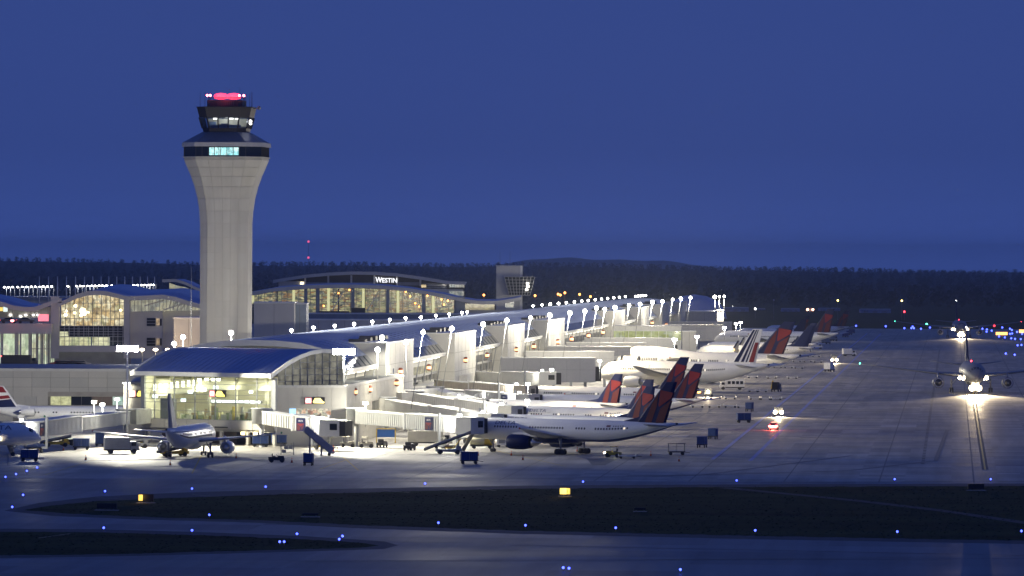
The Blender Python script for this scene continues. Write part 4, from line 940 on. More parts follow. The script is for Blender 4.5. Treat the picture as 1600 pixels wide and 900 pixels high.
def wing_mesh(x0, c0, x1, c1, yt, y0, z0, z1, t0=.12, kink=None, winglet=0):
    """one wing on the +y side: aerofoil sections from root to tip"""
    secs = [(0., 0.), (.08, .5), (.3, 1.), (.65, .7), (1., .05)]
    def ring(x, c, y, z, th):
        up = [(x - c * s, y, z + th * c * h * .62) for s, h in secs]; dn = [(x - c * s, y, z - th * c * h * .38) for s, h in secs[1:-1]][::-1]
        return up + dn
    rings = []
    for k in range(5):
        t = k / 4; c = c0 + (c1 - c0) * t
        if kink and t < kink: c = c0 + (c0 * .62 - c0) * (t / kink)
        elif kink: c = c0 * .62 + (c1 - c0 * .62) * (t - kink) / (1 - kink)
        rings.append(ring(x0 + (x1 - x0) * t, c, y0 + (yt - y0) * t, z0 + (z1 - z0) * t ** 1.15, t0 * (1 - .3 * t)))
    if winglet:
        x, c = x1, c1; rings.append(ring(x - .8, c * .8, yt + .5, z1 + .5, .09)); rings.append(ring(x - 2.2, c * .45, yt + .9, z1 + winglet, .09))
    return MB().loft(rings, 0, True, True)
def mirror(mb):
    m = MB(); m.v = [(x, -y, z) for x, y, z in mb.v]; m.f = [f[::-1] for f in mb.f]; m.m = mb.m[:]; m.s = mb.s[:]; return m
WING_ = mat('wing grey paint', (.50, .51, .53), .35, var=.06)
def fin_pt(T, s, t, side, off):
    xb, cb, xt, ct, zt_ = T['fin']; r, z, h = Fus(T).top(-xb + cb * .5); zb = z + r - .25
    x = (xb + (xt - xb) * t) - s * (cb + (ct - cb) * t); th = (.42 + (.16 - .42) * t) * min(1, s / .1) * (1 if s < .8 else 1 - .75 * (s - .8) / .2)
    return Vector((x, side * (th + off), zb + (zt_ - zb) * t))
WIDGET = [([(.06, .80), (1.0, .74), (1.0, .62), (.58, .40), (.50, .44)], 0), ([(.04, .74), (.46, .40), (.58, .02), (.34, .02), (.16, .46)], 1), ([(1.0, .56), (.66, .36), (.72, .02), (1.0, .02)], 1)]
STRIPES = [([(.04, .98), (.30, .98), (.30, .06), (.04, .06)], 2), ([(.40, .98), (.52, .98), (.52, .06), (.40, .06)], 2), ([(.60, .98), (.67, .98), (.67, .06), (.60, .06)], 2), ([(.74, .62), (.95, .62), (.95, .06), (.74, .06)], 0)]
BANDS = [([(.02, .97), (1, .97), (1, .70), (.02, .70)], 0), ([(.02, .58), (1, .50), (1, .34), (.02, .44)], 0), ([(.02, .40), (1, .30), (1, .02), (.02, .02)], 2)]
def aircraft(ty, livery, label, cat='airliner', winglet=0, lit=False, detail=2):
    T = TYPES[ty]; fu = Fus(T); L, Rr, zc = T['L'], T['R'], T['zc']
    t = thing('aircraft', label, cat, (0, 0, 0), 0, 'airliners on the apron')
    xs = [0, .15, .5, 1, 1.6, 2.3, 3.1, 4.0, T['ln'], 10, 16, L * .45, L * .55, L - T['lt']] + [L - T['lt'] * (1 - k / 9) for k in range(1, 10)]
    xs = sorted(set(x for x in xs if 0 <= x <= L)); n = 28
    rings = [[fu.p(x, 2 * math.pi * i / n) for i in range(n)] for x in xs]
    belly = (lambda k, i: 1 if (xs[k] > L * .30 and 18.5 <= i <= 23) else 0) if livery in ('widget',) and ty == 'b757' else None
    MB().loft(rings, 0, True, True, belly).build('fuselage', [WHITE, BELLY], t)
    xw = T['wing'][0]                                # wing root fairing
    MB().lathe([(-6.5, .2), (-4.5, Rr * .62), (-1, Rr * .78), (3, Rr * .78), (5.5, Rr * .5), (7, .2)], 'x', (xw - T['wing'][1] * .55, 0, zc - Rr * .52), 14).build('wing_fairing', BELLY if livery == 'widget' else WHITE, t)
    # cabin windows along both sides, cockpit glass, doors
    b = MB(); x = T['ln'] + 2.2; ang = math.radians(13)
    while x < L - T['lt'] * .62:
        if not any(abs(x - L * q) < 1.2 for q in (.30, .52, .62)) or ty == 'a330':
            for s in (0, 1):
                a0, a1 = (ang - .09, ang + .09) if s == 0 else (math.pi - ang + .09, math.pi - ang - .09)
                q = [fu.p(x, a0, .012), fu.p(x + .32, a0, .012), fu.p(x + .32, a1, .012), fu.p(x, a1, .012)]
                b.add(q if s else q[::-1], [(0, 1, 2, 3)], 1 if R.random() < .09 else 0)
        x += .62
    b.build('cabin_windows', [WINDOWM, LITW], t, kind='stuff')
    b = MB(); k0 = T['ln'] * .30
    for a0, a1 in ((.62, .98), (1.02, 1.36), (1.40, 1.74), (1.78, 2.12), (2.16, 2.52)):
        b.add([fu.p(k0 * .98, a0, .02), fu.p(k0 * .98, a1, .02), fu.p(k0 * 1.42, a1, .02), fu.p(k0 * 1.42, a0, .02)], [(0, 1, 2, 3)])
    b.build('cockpit_windows', GLASSD, t)
    if detail > 1:
        for xd in (5.3, L * .30, L * .70):
            for s in (0, 1):
                a0, a1 = (-.32, .42) if s == 0 else (math.pi + .32, math.pi - .42); b = MB(); q = []
                for u, v in ((0, 0), (1, 0), (1, 1), (0, 1)): q.append(fu.p(xd + u * .9, a0 + (a1 - a0) * v, .015))
                b.add(q if s else q[::-1], [(0, 1, 2, 3)]); b.build('cabin_door', mat('door outline grey', (.62, .62, .62), .4), t)
    # wings
    x0, c0, x1, c1, yt, z0, z1 = T['wing']; wm = wing_mesh(x0, c0, x1, c1, yt, Rr * .55, z0, z1, .12, .36, winglet)
    WING = WING_
    wl, wr = wm.build('wing', WING, t), mirror(wm).build('wing', WING, t)
    if winglet:
        tipm = MB(); tipm.bar((x1 - .6, yt + .62, z1 + .55), (x1 - 2.6, yt + 1.0, z1 + winglet), 1.0, .22); tipm.build('winglet_paint', NAVY, wl); mirror(tipm).build('winglet_paint', NAVY, wr)
    for wgo, s, m in ((wl, 1, mat('red lens unlit', (.35, .02, .02), .2)), (wr, -1, mat('green lens unlit', (.02, .25, .12), .2))): MB().ball((x1 - .3, s * (yt + .05), z1 + .05), .2, 6, 4).build('navigation_lamp', m if not lit else (REDL if s > 0 else GRNL) if ty == 'a330' else ORL, wgo)
    # engines
    xe, ye, ze, re, le = T['eng']; NAC = NAVY if livery == 'widget' and ty == 'b757' else WHITE
    ys = (ye, -ye) if ty != 'b747' else (ye, -ye, ye * 1.78, -ye * 1.78)
    for y in ys:
        xx = xe - (abs(y) - ye) * .8
        en = MB().lathe([(0, re * .86), (-.06, re * .93), (-.3, re), (-1.2, re * 1.06), (-le * .5, re * 1.05), (-le * .78, re * .84), (-le * .8, re * .78), (-le * .78, re * .6)][::-1], 'x', (xx, y, ze), 20, 0, True).build('engine', NAC, t)
        MB().lathe([(0, re * .86), (-.05, re * .80)], 'x', (xx + .02, y, ze), 20).build('intake_lip', SILVER, en)
        MB().lathe([(-.5, .05), (-.55, re * .82), (-.6, re * .82)][::-1], 'x', (xx + .56, y, ze), 18).build('fan', mat('fan blades', (.06, .06, .065), .35, .7), en)
        MB().lathe([(0, .03), (-.35, re * .2), (-.6, re * .24)][::-1], 'x', (xx + .35, y, ze), 10).build('spinner', GREY, en)
        MB().lathe([(0, re * .62), (-le * .2, re * .5), (-le * .42, re * .1)], 'x', (xx - le * .76, y, ze), 14).build('exhaust_cone', SILVER, en)
        zw = z0 + (z1 - z0) * (abs(y) - Rr) / (yt - Rr) + .1
        MB().bar((xx - .9, y, ze + re * .9), (xx - le * .95, y, zw), .35, .9).build('pylon', WHITE, en)
    # tail
    xb, cb, xt, ct, zf = T['fin']; FM = {'widget': NAVY, 'stripes': WHITE, 'bands': WHITE, 'plain': NAVY, 'grey': GREY}[livery]
    rings = []
    for tt in (0, .5, 1):
        rings.append([fin_pt(T, s, tt, 1, 0) for s in (0, .1, .5, .8, 1)] + [fin_pt(T, s, tt, -1, 0) for s in (1, .8, .5, .1)])
    b = MB(); b.loft(rings, 0, True, False)
    q = [fin_pt(T, 0, .30, 1, 0), fin_pt(T, .1, .05, 1, 0), fin_pt(T, .1, .05, -1, 0)]; r_, z_, h_ = fu.top(-xb - 3.0)
    b.add([(xb + 3.0, 0, z_ + r_ - .05), fin_pt(T, .2, 0, 1, 0), fin_pt(T, .2, 0, -1, 0), fin_pt(T, 0.02, .16, 1, -.05)], [(0, 1, 3), (0, 3, 2), (0, 2, 1)])
    fo = b.build('fin', FM, t)
    mk = {'widget': WIDGET, 'stripes': STRIPES, 'bands': BANDS, 'plain': [], 'grey': []}[livery]
    for poly, mi in mk:
        b = MB()
        for sd in (1, -1):
            pts = [fin_pt(T, max(s, .10), tt, sd, .03) for s, tt in poly]
            for pp, (s, tt) in zip(pts, poly): pp.y = sd * (.42 + (.16 - .42) * tt + .03)
            b.add(pts if sd < 0 else pts[::-1], [tuple(range(len(pts)))])
        b.build('fin_marking', (RED, DRED, NAVY)[mi], fo)
    x0, c0, x1, c1, yt, dz = T['stab']; r_, z_ = fu.at(-x0 + 1); zs = z_ + r_ * .3
    TT = WHITE if livery != 'widget' else mat('tailplane grey', (.42, .44, .48), .35)
    if livery == 'bands': zs = zf - .3
    sm = wing_mesh(x0 - (2.0 if livery == 'bands' else 0), c0, x1 - (2.0 if livery == 'bands' else 0), c1, yt, .1 if livery == 'bands' else r_ * .4, zs, zs + dz, .10); sm.build('tailplane', TT, t); mirror(sm).build('tailplane', TT, t)
    MB().cyl((-L + .3, 0, fu.at(L)[1]), (-L - .35, 0, fu.at(L)[1] + .05), Rr * .10, Rr * .07, 8).build('tail_cone', DARK, t)
    # landing gear
    xn, xm, ym, nb = T['gear']; wr_ = .36 + .06 * (Rr > 2.5); wR = .52 if ty != 'a330' else .68
    def leg(x, y, r, nrow, zt2, wname='main_gear'):
        g_ = MB(); g_.cyl((x, y, r), (x, y, zt2), .16, .2, 8); g_.bar((x, y, zt2 * .5), (x + 1.2, y * .75, zt2), .14, .14)
        if nrow > 1: g_.bar((x - .75, y, r), (x + .75, y, r), .2, .2)
        go = g_.build(wname, GREY, t)
        for k in range(nrow):
            for s in (-1, 1):
                xx = x + ((k - .5) * 1.2 * (r / .52) if nrow > 1 else 0); yy = y + s * .36
                MB().lathe([(-.16, r * .7), (-.13, r), (.13, r), (.16, r * .7)], 'y', (xx, yy, r), 14).build('wheel', DARK, go)
    leg(xn, 0, wr_, 1, fu.at(-xn)[1] - fu.at(-xn)[0] * .8, 'nose_gear')
    for s in (1, -1): leg(xm, s * ym, wR, nb, z0 if False else zc - Rr * .6)
    if detail > 1:
        MB().ball((-L * .45, 0, zc - Rr - .25), .16, 6, 4).build('beacon_lamp', mat('red lens unlit', (.35, .02, .02), .2), t)
    return t
def title(t, ty, x0, size, sides=(0, 1), txt='DELTA', a0=.44, m=None):
    """airline name laid on the curve of the fuselage"""
    T = TYPES[ty]; fu = Fus(T)
    for sd in sides:
        me = text_mesh(txt, size, .0, 0, 6); wd = max(v.co.x for v in me.vertices)
        for v in me.vertices:
            x = x0 + (v.co.x * 1.35 if sd == 0 else wd * 1.35 - v.co.x * 1.35); a = a0 + v.co.y / T['R']
            p = fu.p(x, a if sd == 0 else math.pi - a, .02); v.co = p
        me.materials.append(m or LETTER); obj('airline_title', me, t)
def flagreg(t, ty, x0):
    T = TYPES[ty]; fu = Fus(T); b = MB()
    for k, (dx, wd, mi) in enumerate(((0, .9, 0), (1.4, .3, 1), (1.9, .3, 1), (2.4, .3, 1), (2.9, .3, 1), (3.4, .3, 1))):
        for sd in (0, 1):
            a0, a1 = (.42, .60) if mi == 0 else (.44, .54); f_ = (lambda a: a) if sd == 0 else (lambda a: math.pi - a)
            q = [fu.p(x0 + dx, f_(a0), .02), fu.p(x0 + dx + wd, f_(a0), .02), fu.p(x0 + dx + wd, f_(a1), .02), fu.p(x0 + dx, f_(a1), .02)]
            b.add(q[::-1] if sd == 0 else q, [(0, 1, 2, 3)], mi)
    b.build('registration', [mat('flag blue red', (.15, .03, .06), .5), LETTER], t, kind='stuff')
def anchor(t, local, px, py, rz):
    """stand the aircraft on the ground so that a known point of it appears at the photo pixel"""
    w_ = G(px, py, local[2]); o = Matrix.Rotation(rz, 3, 'Z') @ Vector(local); t.location = (w_.x - o.x, w_.y - o.y, 0); t.rotation_euler = (0, 0, rz)
rad = math.radians
PH = rad(143)
def finbase(ty, s=0.): p = fin_pt(TYPES[ty], s, 0., 1, 0); return (p.x, 0, p.z + .2)
def fintip(ty, s=1.): p = fin_pt(TYPES[ty], s, 1., 1, 0); return (p.x, 0, p.z)
PD = a = aircraft('b757', 'widget', 'nearest parked white airliner with dark blue engine and tall navy and red fin')
title(a, 'b757', 7.6, 1.15); flagreg(a, 'b757', 33.0); anchor(a, (-24.1, 0, 0), 894.5, 709.6, PH); PD = a
b_ = aircraft('b738', 'widget', 'white airliner directly behind the nearest one, its fin half hidden by that fin')
title(b_, 'b738', 6.6, 1.05); flagreg(b_, 'b738', 28); anchor(b_, finbase('b738'), 976, 652.5, PH)
c_ = aircraft('a320', 'widget', 'third white airliner back, with large dark name on its greenish lit front'); title(c_, 'a320', 6.6, 1.05); flagreg(c_, 'a320', 25.5); anchor(c_, finbase('a320'), 977, 639, PH)
d_ = copy_tree(b_); tag(d_, 'fourth white airliner back, its whole short red and navy fin clear of the others'); anchor(d_, finbase('b738'), 930, 628.5, PH)
e_ = aircraft('b757', 'widget', 'fifth white airliner back, yellowish row of windows, right hand one of the two tall fins')
flagreg(e_, 'b757', 33.0); anchor(e_, fintip('b757'), 1100, 568.5, PH)
f_ = copy_tree(e_); tag(f_, 'sixth white airliner back, left hand one of the two tall navy and red fins'); anchor(f_, fintip('b757'), 1077, 558, PH)
g_ = aircraft('a330', 'stripes', 'wide white airliner whose fin has navy and red slanting stripes'); anchor(g_, finbase('a330', 1.), 1180, 568, rad(139))
title(g_, 'a330', 10.5, 1.3, (0,), 'AIR FRANCE', .38)
h_ = aircraft('b747', 'widget', 'large humped white airliner with tall dark navy and red fin behind the striped fin', detail=1); anchor(h_, fintip('b747'), 1243, 502.5, rad(143))
i_ = aircraft('b757', 'plain', 'white airliner with upturned navy wing tip in front of the raised walkways', winglet=3.2, detail=1, lit=True); anchor(i_, (-26.5, 20.0, 8.0), 1146, 533.5, rad(148))
j_ = copy_tree(i_); tag(j_, 'white airliner with upturned wing tip partly hidden behind the nearer one like it'); anchor(j_, (-26.5, 20.0, 8.0), 1155, 528.5, rad(148))
k_ = aircraft('a320', 'plain', 'distant white airliner with orange wing tip lamp by the far walkway', detail=1, lit=True); anchor(k_, (-20, 17, 4.6), 1176, 525, rad(150))
l_ = aircraft('a330', 'widget', 'far white wide airliner whose tall navy fin stands against the dark woods', detail=1); anchor(l_, fintip('a330', 1.), 1304, 482.5, rad(143))
m_ = aircraft('b757', 'widget', 'farthest parked airliner at the right end of the tail row', detail=1); anchor(m_, fintip('b757', 1.), 1328, 485, rad(143))
n_ = copy_tree(d_); tag(n_, 'far airliner with a low red fin just left of the tall far fin'); anchor(n_, fintip('b738', 1.), 1265, 494, rad(143))
p_ = aircraft('a320', 'widget', 'blue white airliner nose poking in at the left edge of the picture')
title(p_, 'a320', 5.2, 1.4); anchor(p_, (-5.07, 0, 0), 20, 712.5, rad(2)); PNOSE = p_
MB().ball((-7.4, -2.02, 3.1), .2, 8, 5).build('wing_lamp', WARML, p_)
q_ = aircraft('rj', 'bands', 'white airliner with red, white and blue banded fin behind the left jet bridge'); anchor(q_, (-27, 0, 4.9), 30, 634, rad(0))
r_ = aircraft('a320', 'grey', 'silvery white airliner seen from its tail with its nose to the pavilion'); anchor(r_, (-17.7, 0, 0), 296, 715, rad(81.5)); PC = r_
fu = Fus(TYPES['a320']); b = MB()
for sd in (0, 1):
    for x in range(7, 32):
        f0 = lambda a: a if sd == 0 else math.pi - a
        q = [fu.p(x, f0(-.12), .014), fu.p(x + 1, f0(-.12), .014), fu.p(x + 1, f0(.06), .014), fu.p(x, f0(.06), .014)]; b.add(q[::-1] if sd == 0 else q, [(0, 1, 2, 3)])
b.build('cheatline', NAVY, r_)
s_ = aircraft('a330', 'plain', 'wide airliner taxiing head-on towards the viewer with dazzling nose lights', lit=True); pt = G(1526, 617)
GAIR = mat('dimmed airliner paint', (.20, .21, .23), .4, var=.05)  # airframe darkened in its colour to imitate dimness behind the dazzling nose lights
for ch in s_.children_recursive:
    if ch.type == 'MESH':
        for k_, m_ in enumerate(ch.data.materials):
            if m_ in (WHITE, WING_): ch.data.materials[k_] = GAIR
s_.location = (pt.x, pt.y, 0); s_.rotation_euler = (0, 0, math.pi * 1.5 - TH * .35)
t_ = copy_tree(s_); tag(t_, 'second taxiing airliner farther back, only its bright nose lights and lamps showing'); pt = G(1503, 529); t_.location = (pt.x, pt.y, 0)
for o, en in ((s_, 5.0e5), (t_, 3.0e5)):
    for x, y, z, r in ((-6.1, .9, 1.7, .8), (-6.1, -.9, 1.7, .8), (-6.0, 0, 3.0, .85), (-17.6, 3.6, 4.2, .5), (-17.6, -3.6, 4.2, .5), (-17.2, 2.7, 4.0, .4), (-17.2, -2.7, 4.0, .4)):
        MB().lathe([(-.25, r * .4), (0, r), (.06, r * .9)], 'x', (x, y, z), 12).build('landing_lamp', WARML, o)
    light('landing_light', o, (-5.2, 0, 2.2), en * 1.3, (1, .78, .48), .5, 40, (1, 0, -.16), 1.0)
    MB().ball((-55, 0, 17.5), .25, 6, 4).build('tail_lamp', WHL, o); MB().ball((-28, 0, 8.6), .28, 6, 4).build('top_beacon', REDL, o)
# ================================================================== JET BRIDGES
def wpt(o, l): v = Matrix.Rotation(o.rotation_euler[2], 3, 'Z') @ Vector(l); return Vector(o.location) + v
RIBM = mat('ribbed white bridge steel', (.68, .68, .63), .5, var=.06, scale=.5)
RIBG = mat('ribbed grey bridge steel', (.46, .47, .48), .5, var=.06, scale=.5)
def ribs(b, x0, x1, za, zb, hw, h, L, pitch=.72, m=0):
    rings = []; x = x0
    def rg(x, w_): z = za + (zb - za) * x / L; return [(x, -w_, z), (x, w_, z), (x, w_, z + h), (x, -w_, z + h)]
    while x + pitch < x1:
        rings += [rg(x, hw), rg(x + pitch * .42, hw), rg(x + pitch * .54, hw + .13), rg(x + pitch * .88, hw + .13)]; x += pitch
    rings.append(rg(x1, hw)); b.loft(rings, m, True, False)
def jetbridge(A, B, door, label, m=RIBM, logo=None, lamp=True, split=.48, cabturn=None, wallend=None):
    """A rotunda centre, B cab centre (points on the bridge floor)"""
    t = thing('jet_bridge', label, 'jet bridge', (A.x, A.y, 0), math.atan2(B.y - A.y, B.x - A.x), 'passenger boarding bridges')
    rz = t.rotation_euler[2]; L = math.hypot(B.x - A.x, B.y - A.y); za, zb = A.z, B.z; cs = -1 if math.cos(rz) > 0 else 1
    zf = lambda x: za + (zb - za) * x / L
    MB().lathe([(0, 1.9), (2.7, 1.9), (2.75, 2.05), (2.95, 2.05), (3.0, .4)], 'z', (0, 0, za - .1), 16).build('rotunda', mat('rotunda grey', (.36, .37, .37), .5), t)
    MB().cyl((0, 0, 0), (0, 0, za - .1), .45, .45, 10).box(-.9, .9, -.9, .9, 0, .25).build('rotunda_post', m, t)
    b = MB(); ribs(b, 1.7, L * split + 1.5, za, zb, 1.35, 2.35, L); b.build('inner_tunnel', m, t)
    b = MB(); ribs(b, L * split, L - 2.2, za - .15, zb - .15, 1.62, 2.75, L); b.build('outer_tunnel', m, t)
    b = MB()
    for x0, x1, hw, dz in ((1.7, L * split, 1.5, 2.35), (L * split - .1, L - 2.2, 1.8, 2.6)):
        b.add([(x0, -hw, zf(x0) + dz), (x1, -hw, zf(x1) + dz), (x1, hw, zf(x1) + dz), (x0, hw, zf(x0) + dz)] + [(x0, -hw, zf(x0) + dz + .14), (x1, -hw, zf(x1) + dz + .14), (x1, hw, zf(x1) + dz + .14), (x0, hw, zf(x0) + dz + .14)],
              [(0, 3, 2, 1), (4, 5, 6, 7), (0, 1, 5, 4), (1, 2, 6, 5), (2, 3, 7, 6), (3, 0, 4, 7)])
    b.build('tunnel_roof', WPAINT, t)
    b = MB()
    for x in (L * split + .2, L - 2.5): b.box(x - .18, x + .18, -1.85, 1.85, zf(x) - .3, zf(x) + 2.85)
    b.build('tunnel_frame', WPAINT, t)
    xs = L * .80                                     # lift columns and drive wheels
    b = MB()
    for s in (-1, 1): b.box(xs - .22, xs + .22, s * 2.05 - .2, s * 2.05 + .2, .9, zf(xs) + 3.3)
    b.box(xs - .3, xs + .3, -2.2, 2.2, .75, 1.15); b.build('lift_frame', GREY, t)
    wb_ = MB().box(xs - .9, xs + .9, -1.0, 1.0, .5, .8).build('drive_bogie', YELP, t)
    for s in (-1, 1): MB().lathe([(-.22, .4), (-.18, .52), (.18, .52), (.22, .4)], 'y', (xs, s * 1.05, .52), 14).build('wheel', DARK, wb_)
    # cab turned to the aircraft door
    cr_ = MB(); d = door - Vector((B.x, B.y, 0)); ang = math.atan2(d.y, d.x) - rz if cabturn is None else cabturn
    cb_ = MB().box(-2.2, 1.9, -1.75, 1.75, -.2, 2.75).box(-2.3, 2.0, -1.85, 1.85, 2.75, 2.9).build('cab', m, t, (L - .6, 0, zb), ang)
    MB().box(1.9, 3.1, -1.6, 1.6, -.1, 2.7).build('bellows', DARK, cb_)
    for s in (-1, 1): MB().box(.0, 1.5, s * 1.76 - .04, s * 1.76 + .04, 1.0, 2.2).build('cab_window', GLASSD, cb_)
    st_ = MB().bar((L - 3.0, -cs * 2.3, zf(L) + .1), (L - 6.6, -cs * 2.3, .1), .9, .18); st_.build('service_stair', GREY, t)
    if lamp:
        MB().box(-.4, .4, -.2, .2, 0, .4).build('cab_lamp', glow('cab lamp white', (1, .98, .9), 10), t, (L - 3.2, cs * .6, zf(L) + 3.0))
        light('bridge_light', t, (L - 3.2, cs * 2.6, zf(L) + 3.6), (lamp if lamp > 1 else 9000) * .30, (1, .97, .86), .4)
    if logo:
        x = L * logo; y = cs * 1.80; z = zf(x) - .05
        lp = MB().box(x - 1.25, x + 1.25, y - .04, y + .04, z, z + 2.45).build('logo_panel', NAVY, t); yy = y + cs * .05
        def q(p, m_):
            b = MB(); b.add([(x + (u - .5) * 2.5 * -cs, yy, z + v * 2.45) for u, v in p], [tuple(range(len(p)))]); b.build('logo_mark', m_, lp)
        q([(.06, .58), (.94, .58), (.5, .33)], RED); q([(.06, .55), (.46, .30), (.40, .06), (.06, .06)], DRED); q([(.94, .55), (.56, .30), (.62, .06)], DRED)
        me = text_mesh('DELTA', .42, .01); me.materials.append(WPAINT); wd = max(v.co.x for v in me.vertices)
        o = obj('logo_lettering', me, lp, (x + cs * wd / 2, yy, z + 1.78)); o.rotation_euler = (math.pi / 2, 0, 0 if cs < 0 else math.pi)
    if wallend is not None:                          # fixed tunnel from the building to the rotunda
        w_ = Matrix.Rotation(-rz, 3, 'Z') @ (wallend - Vector((A.x, A.y, 0))); b = MB(); n = Vector((w_.x, w_.y, 0)); k = Vector((-n.y, n.x, 0)).normalized() * 1.6; u = n.normalized() * 1.6
        b.prism([(v.x, v.y) for v in (u - k, n - k, n + k, u + k)], za - .2, za + 2.6); b.build('fixed_tunnel', mat('fixed tunnel cladding', (.66, .65, .60), .55), t)
    return t
def door(o, ty): return wpt(o, (-5.3, TYPES[ty]['R'], 0))
def cabpt(o, ty, off=3.6, z=None):
    v = wpt(o, (-5.3, TYPES[ty]['R'] + off, 0)); v.z = (z or TYPES[ty]['zc'] - .75); return v
def at(px, py, d): v = P(px, py, d); return v
pd = wpt(PNOSE, (-5.3, 2, 0)); A1_ = P(197, 662, 1098)
jetbridge(A1_, Vector((pd.x - .3, pd.y + 3.4, 3.0)), pd, 'grey ribbed jet bridge with logo panel reaching the nose at the left edge', RIBG, .83, 14000, wallend=Vector(pvw(1.2, .5, 0)))
jetbridge(P(409, 661, 1086), Vector((-32.6, 1070, 2.75)), Vector((-28, 1068, 0)), 'empty grey jet bridge slanting down beside the pavilion, its cab turned right', RIBM, .63, 9000, split=.50, wallend=Vector(pvw(31, .3, 0)))
w3 = onwall(A1, A2, .05); jetbridge(P(557, 661, 1092), cabpt(PD, 'b757'), door(PD, 'b757'), 'near white ribbed jet bridge with logo panel serving the nearest airliner', RIBM, .70, 12000, wallend=w3)
w4 = onwall(A1, A2, .55); jetbridge(Vector((-25.0, 1158, 5.0)), cabpt(b_, 'b738'), door(b_, 'b738'), 'bright white ribbed jet bridge just behind the near one', RIBM, None, 12000, wallend=w4)
w5 = onwall(A1, A2, .86); jetbridge(Vector((-20.0, 1196, 5.4)), cabpt(c_, 'a320'), door(c_, 'a320'), 'third white jet bridge back, short cab at the greenish lit airliner', RIBM, None, 12000, wallend=w5)
w6 = UV(upx(604, -118) + 8, -117.6); jetbridge(Vector((-16.4, 1240, 5.4)), cabpt(d_, 'b738'), door(d_, 'b738'), 'fourth jet bridge back with a short white tunnel', RIBM, None, 9000, wallend=w6)
w7 = UV(upx(604, -118) + 40, -117.6); jetbridge(P(655, 621, 1290), cabpt(e_, 'b757'), door(e_, 'b757'), 'long grey ribbed jet bridge with a dark logo panel, fifth one back', RIBG, .84, 9000, wallend=w7)
w8 = UV(upx(660, -118), -117.6); jetbridge(P(668, 608, 1370), cabpt(f_, 'b757'), door(f_, 'b757'), 'tan ribbed jet bridge with a grey drum, sixth one back', mat('ribbed tan bridge steel', (.50, .45, .38), .5), None, 9000, wallend=w8)
w9 = UV(upx(718, -118), -117.6); jetbridge(P(735, 596, 1440), P(858, 600, 1385), Vector((-0, 1385, 0)) + Vector((14, 0, 0)), 'seventh jet bridge back in front of the largest grey walkway', RIBM, None, 5000, wallend=w9)
# ================================================================== APRON LIGHTS
def floodmast(base, top, wd, label, energy, n=6, aims=()):
    t = thing('floodlight_mast', label, 'floodlight', tuple(base)); h = top.z - base.z
    MB().cyl((0, 0, 0), (0, 0, h - .5), .22, .14, 10).build('pole', WPAINT, t)
    fr = MB().box(-wd / 2, wd / 2, -.12, .12, h - .75, h - .6).build('crossbar', GREY, t)
    for k in range(n):
        for j in range(2):
            x = -wd / 2 + wd * (k + .5) / n; z = h - .45 + j * .62
            hd = MB().box(x - .26, x + .26, -.1, .45, z - .26, z + .26).build('lamp_head', GREY, t)
            MB().box(x - .24, x + .24, -.16, -.10, z - .23, z + .23).build('lens', FLOOD, hd)
    for ax, ay, az, en in aims: light('floodlight', t, (0, -.9 if ay < .5 else 1.3, h + .1), en, (1, .95, .76), .7, (80 if ay < 0 else 110) if ax > 0 else 58, (ax, ay, az), .2)
    return t
top = P(205, 543.5, 1085); floodmast(Vector((P(199, 600, 1085).x, 1085, 0)), Vector((top.x, 1085, top.z)), 4.2, 'dazzling floodlight bank on a white mast left of the pavilion', 0, 7,
    ((.3, -.75, -.82, 120000), (-.58, 1, -.2, 230000), (.02, 1, -.3, 10000), (1, -.25, -.45, 165000)))
top = P(530, 548, 1096.5); floodmast(Vector((-31.9, 1095.5, WZ)), Vector((-31.9, 1095.5, top.z)), 4.3, 'dazzling floodlight bank on the corner of the beige gate wing', 0, 7,
    ((.45, -.72, -.84, 120000), (1, .2, -1, 30000)))
def polelamp(px, py, base, label, energy, grp, r=.5, lean=0.):
    """globe lamp on a pole that stands at base"""
    t = thing('pole_lamp', label, 'lamp', tuple(base), 0, grp); return t
def mastlamp(px, py, v, label, grp, r, energy, lean=(0, 0), zb=None, only=False):
    v = v if zb is None or zb < 14.1 else -111.5; u = upx(px, v); p = UV(u, v); d = p.y; top = P(px, py, d); zb = 13.9 if zb is None else zb
    t = thing('pole_lamp', label, 'lamp', (top.x + lean[0], d + lean[1], zb), 0, grp); a_, c = Vector((0, 0, 0)), Vector((-lean[0], -lean[1], top.z - zb))
    if c.length > .6: MB().cyl(a_, c, .07, .05, 6).build('pole', GREY, t)
    MB().lathe([(.15, .1), (.35, r * .8), (.42, .1)], 'z', tuple(c + Vector((0, 0, r * .5))), 8).build('cap', GREY, t)
    r *= R.uniform(.72, 1.05); MB().ball(tuple(c), r, 10, 6).build('globe', BULB, t)
    if energy: light('lamp_light', t, tuple(c + Vector((.3, -.2, -r - .3))), energy, (1, .92, .72), .35)
    if energy and px > 640: light('apron_beam', t, tuple(c + Vector((.4, -.2, -r - .2))), 80000, (1, .82, .50), .35, 84, (1, -.15, -.60), .5)
    return t
EAVE = [(661, 519, 555, 647), (706, 513.5, 0, 0), (755, 506.5, 0, 0), (792, 500.5, 0, 0), (829, 496.5, 0, 0), (859, 492, 0, 0), (890.5, 489, 0, 0), (914, 486, 0, 0), (932, 481, 0, 0), (945, 483, 0, 0), (961, 480.5, 0, 0), (983, 477, 0, 0),
        (1000, 475, 0, 0), (1019.5, 472, 0, 0), (1035, 471, 0, 0), (1051, 468, 0, 0), (1064, 466.5, 0, 0), (1079, 465, 0, 0)]
for i, (px, py, _, _) in enumerate(EAVE):
    mastlamp(px, py, -104, 'globe lamp on a leaning pole along the concourse eave, %s from the near end' % ORD[i], 'leaning eave lamps of the concourse', .55 if i < 8 else .62, 27000 * R.uniform(.7, 1.25), (-2.3, 0), 6.0)
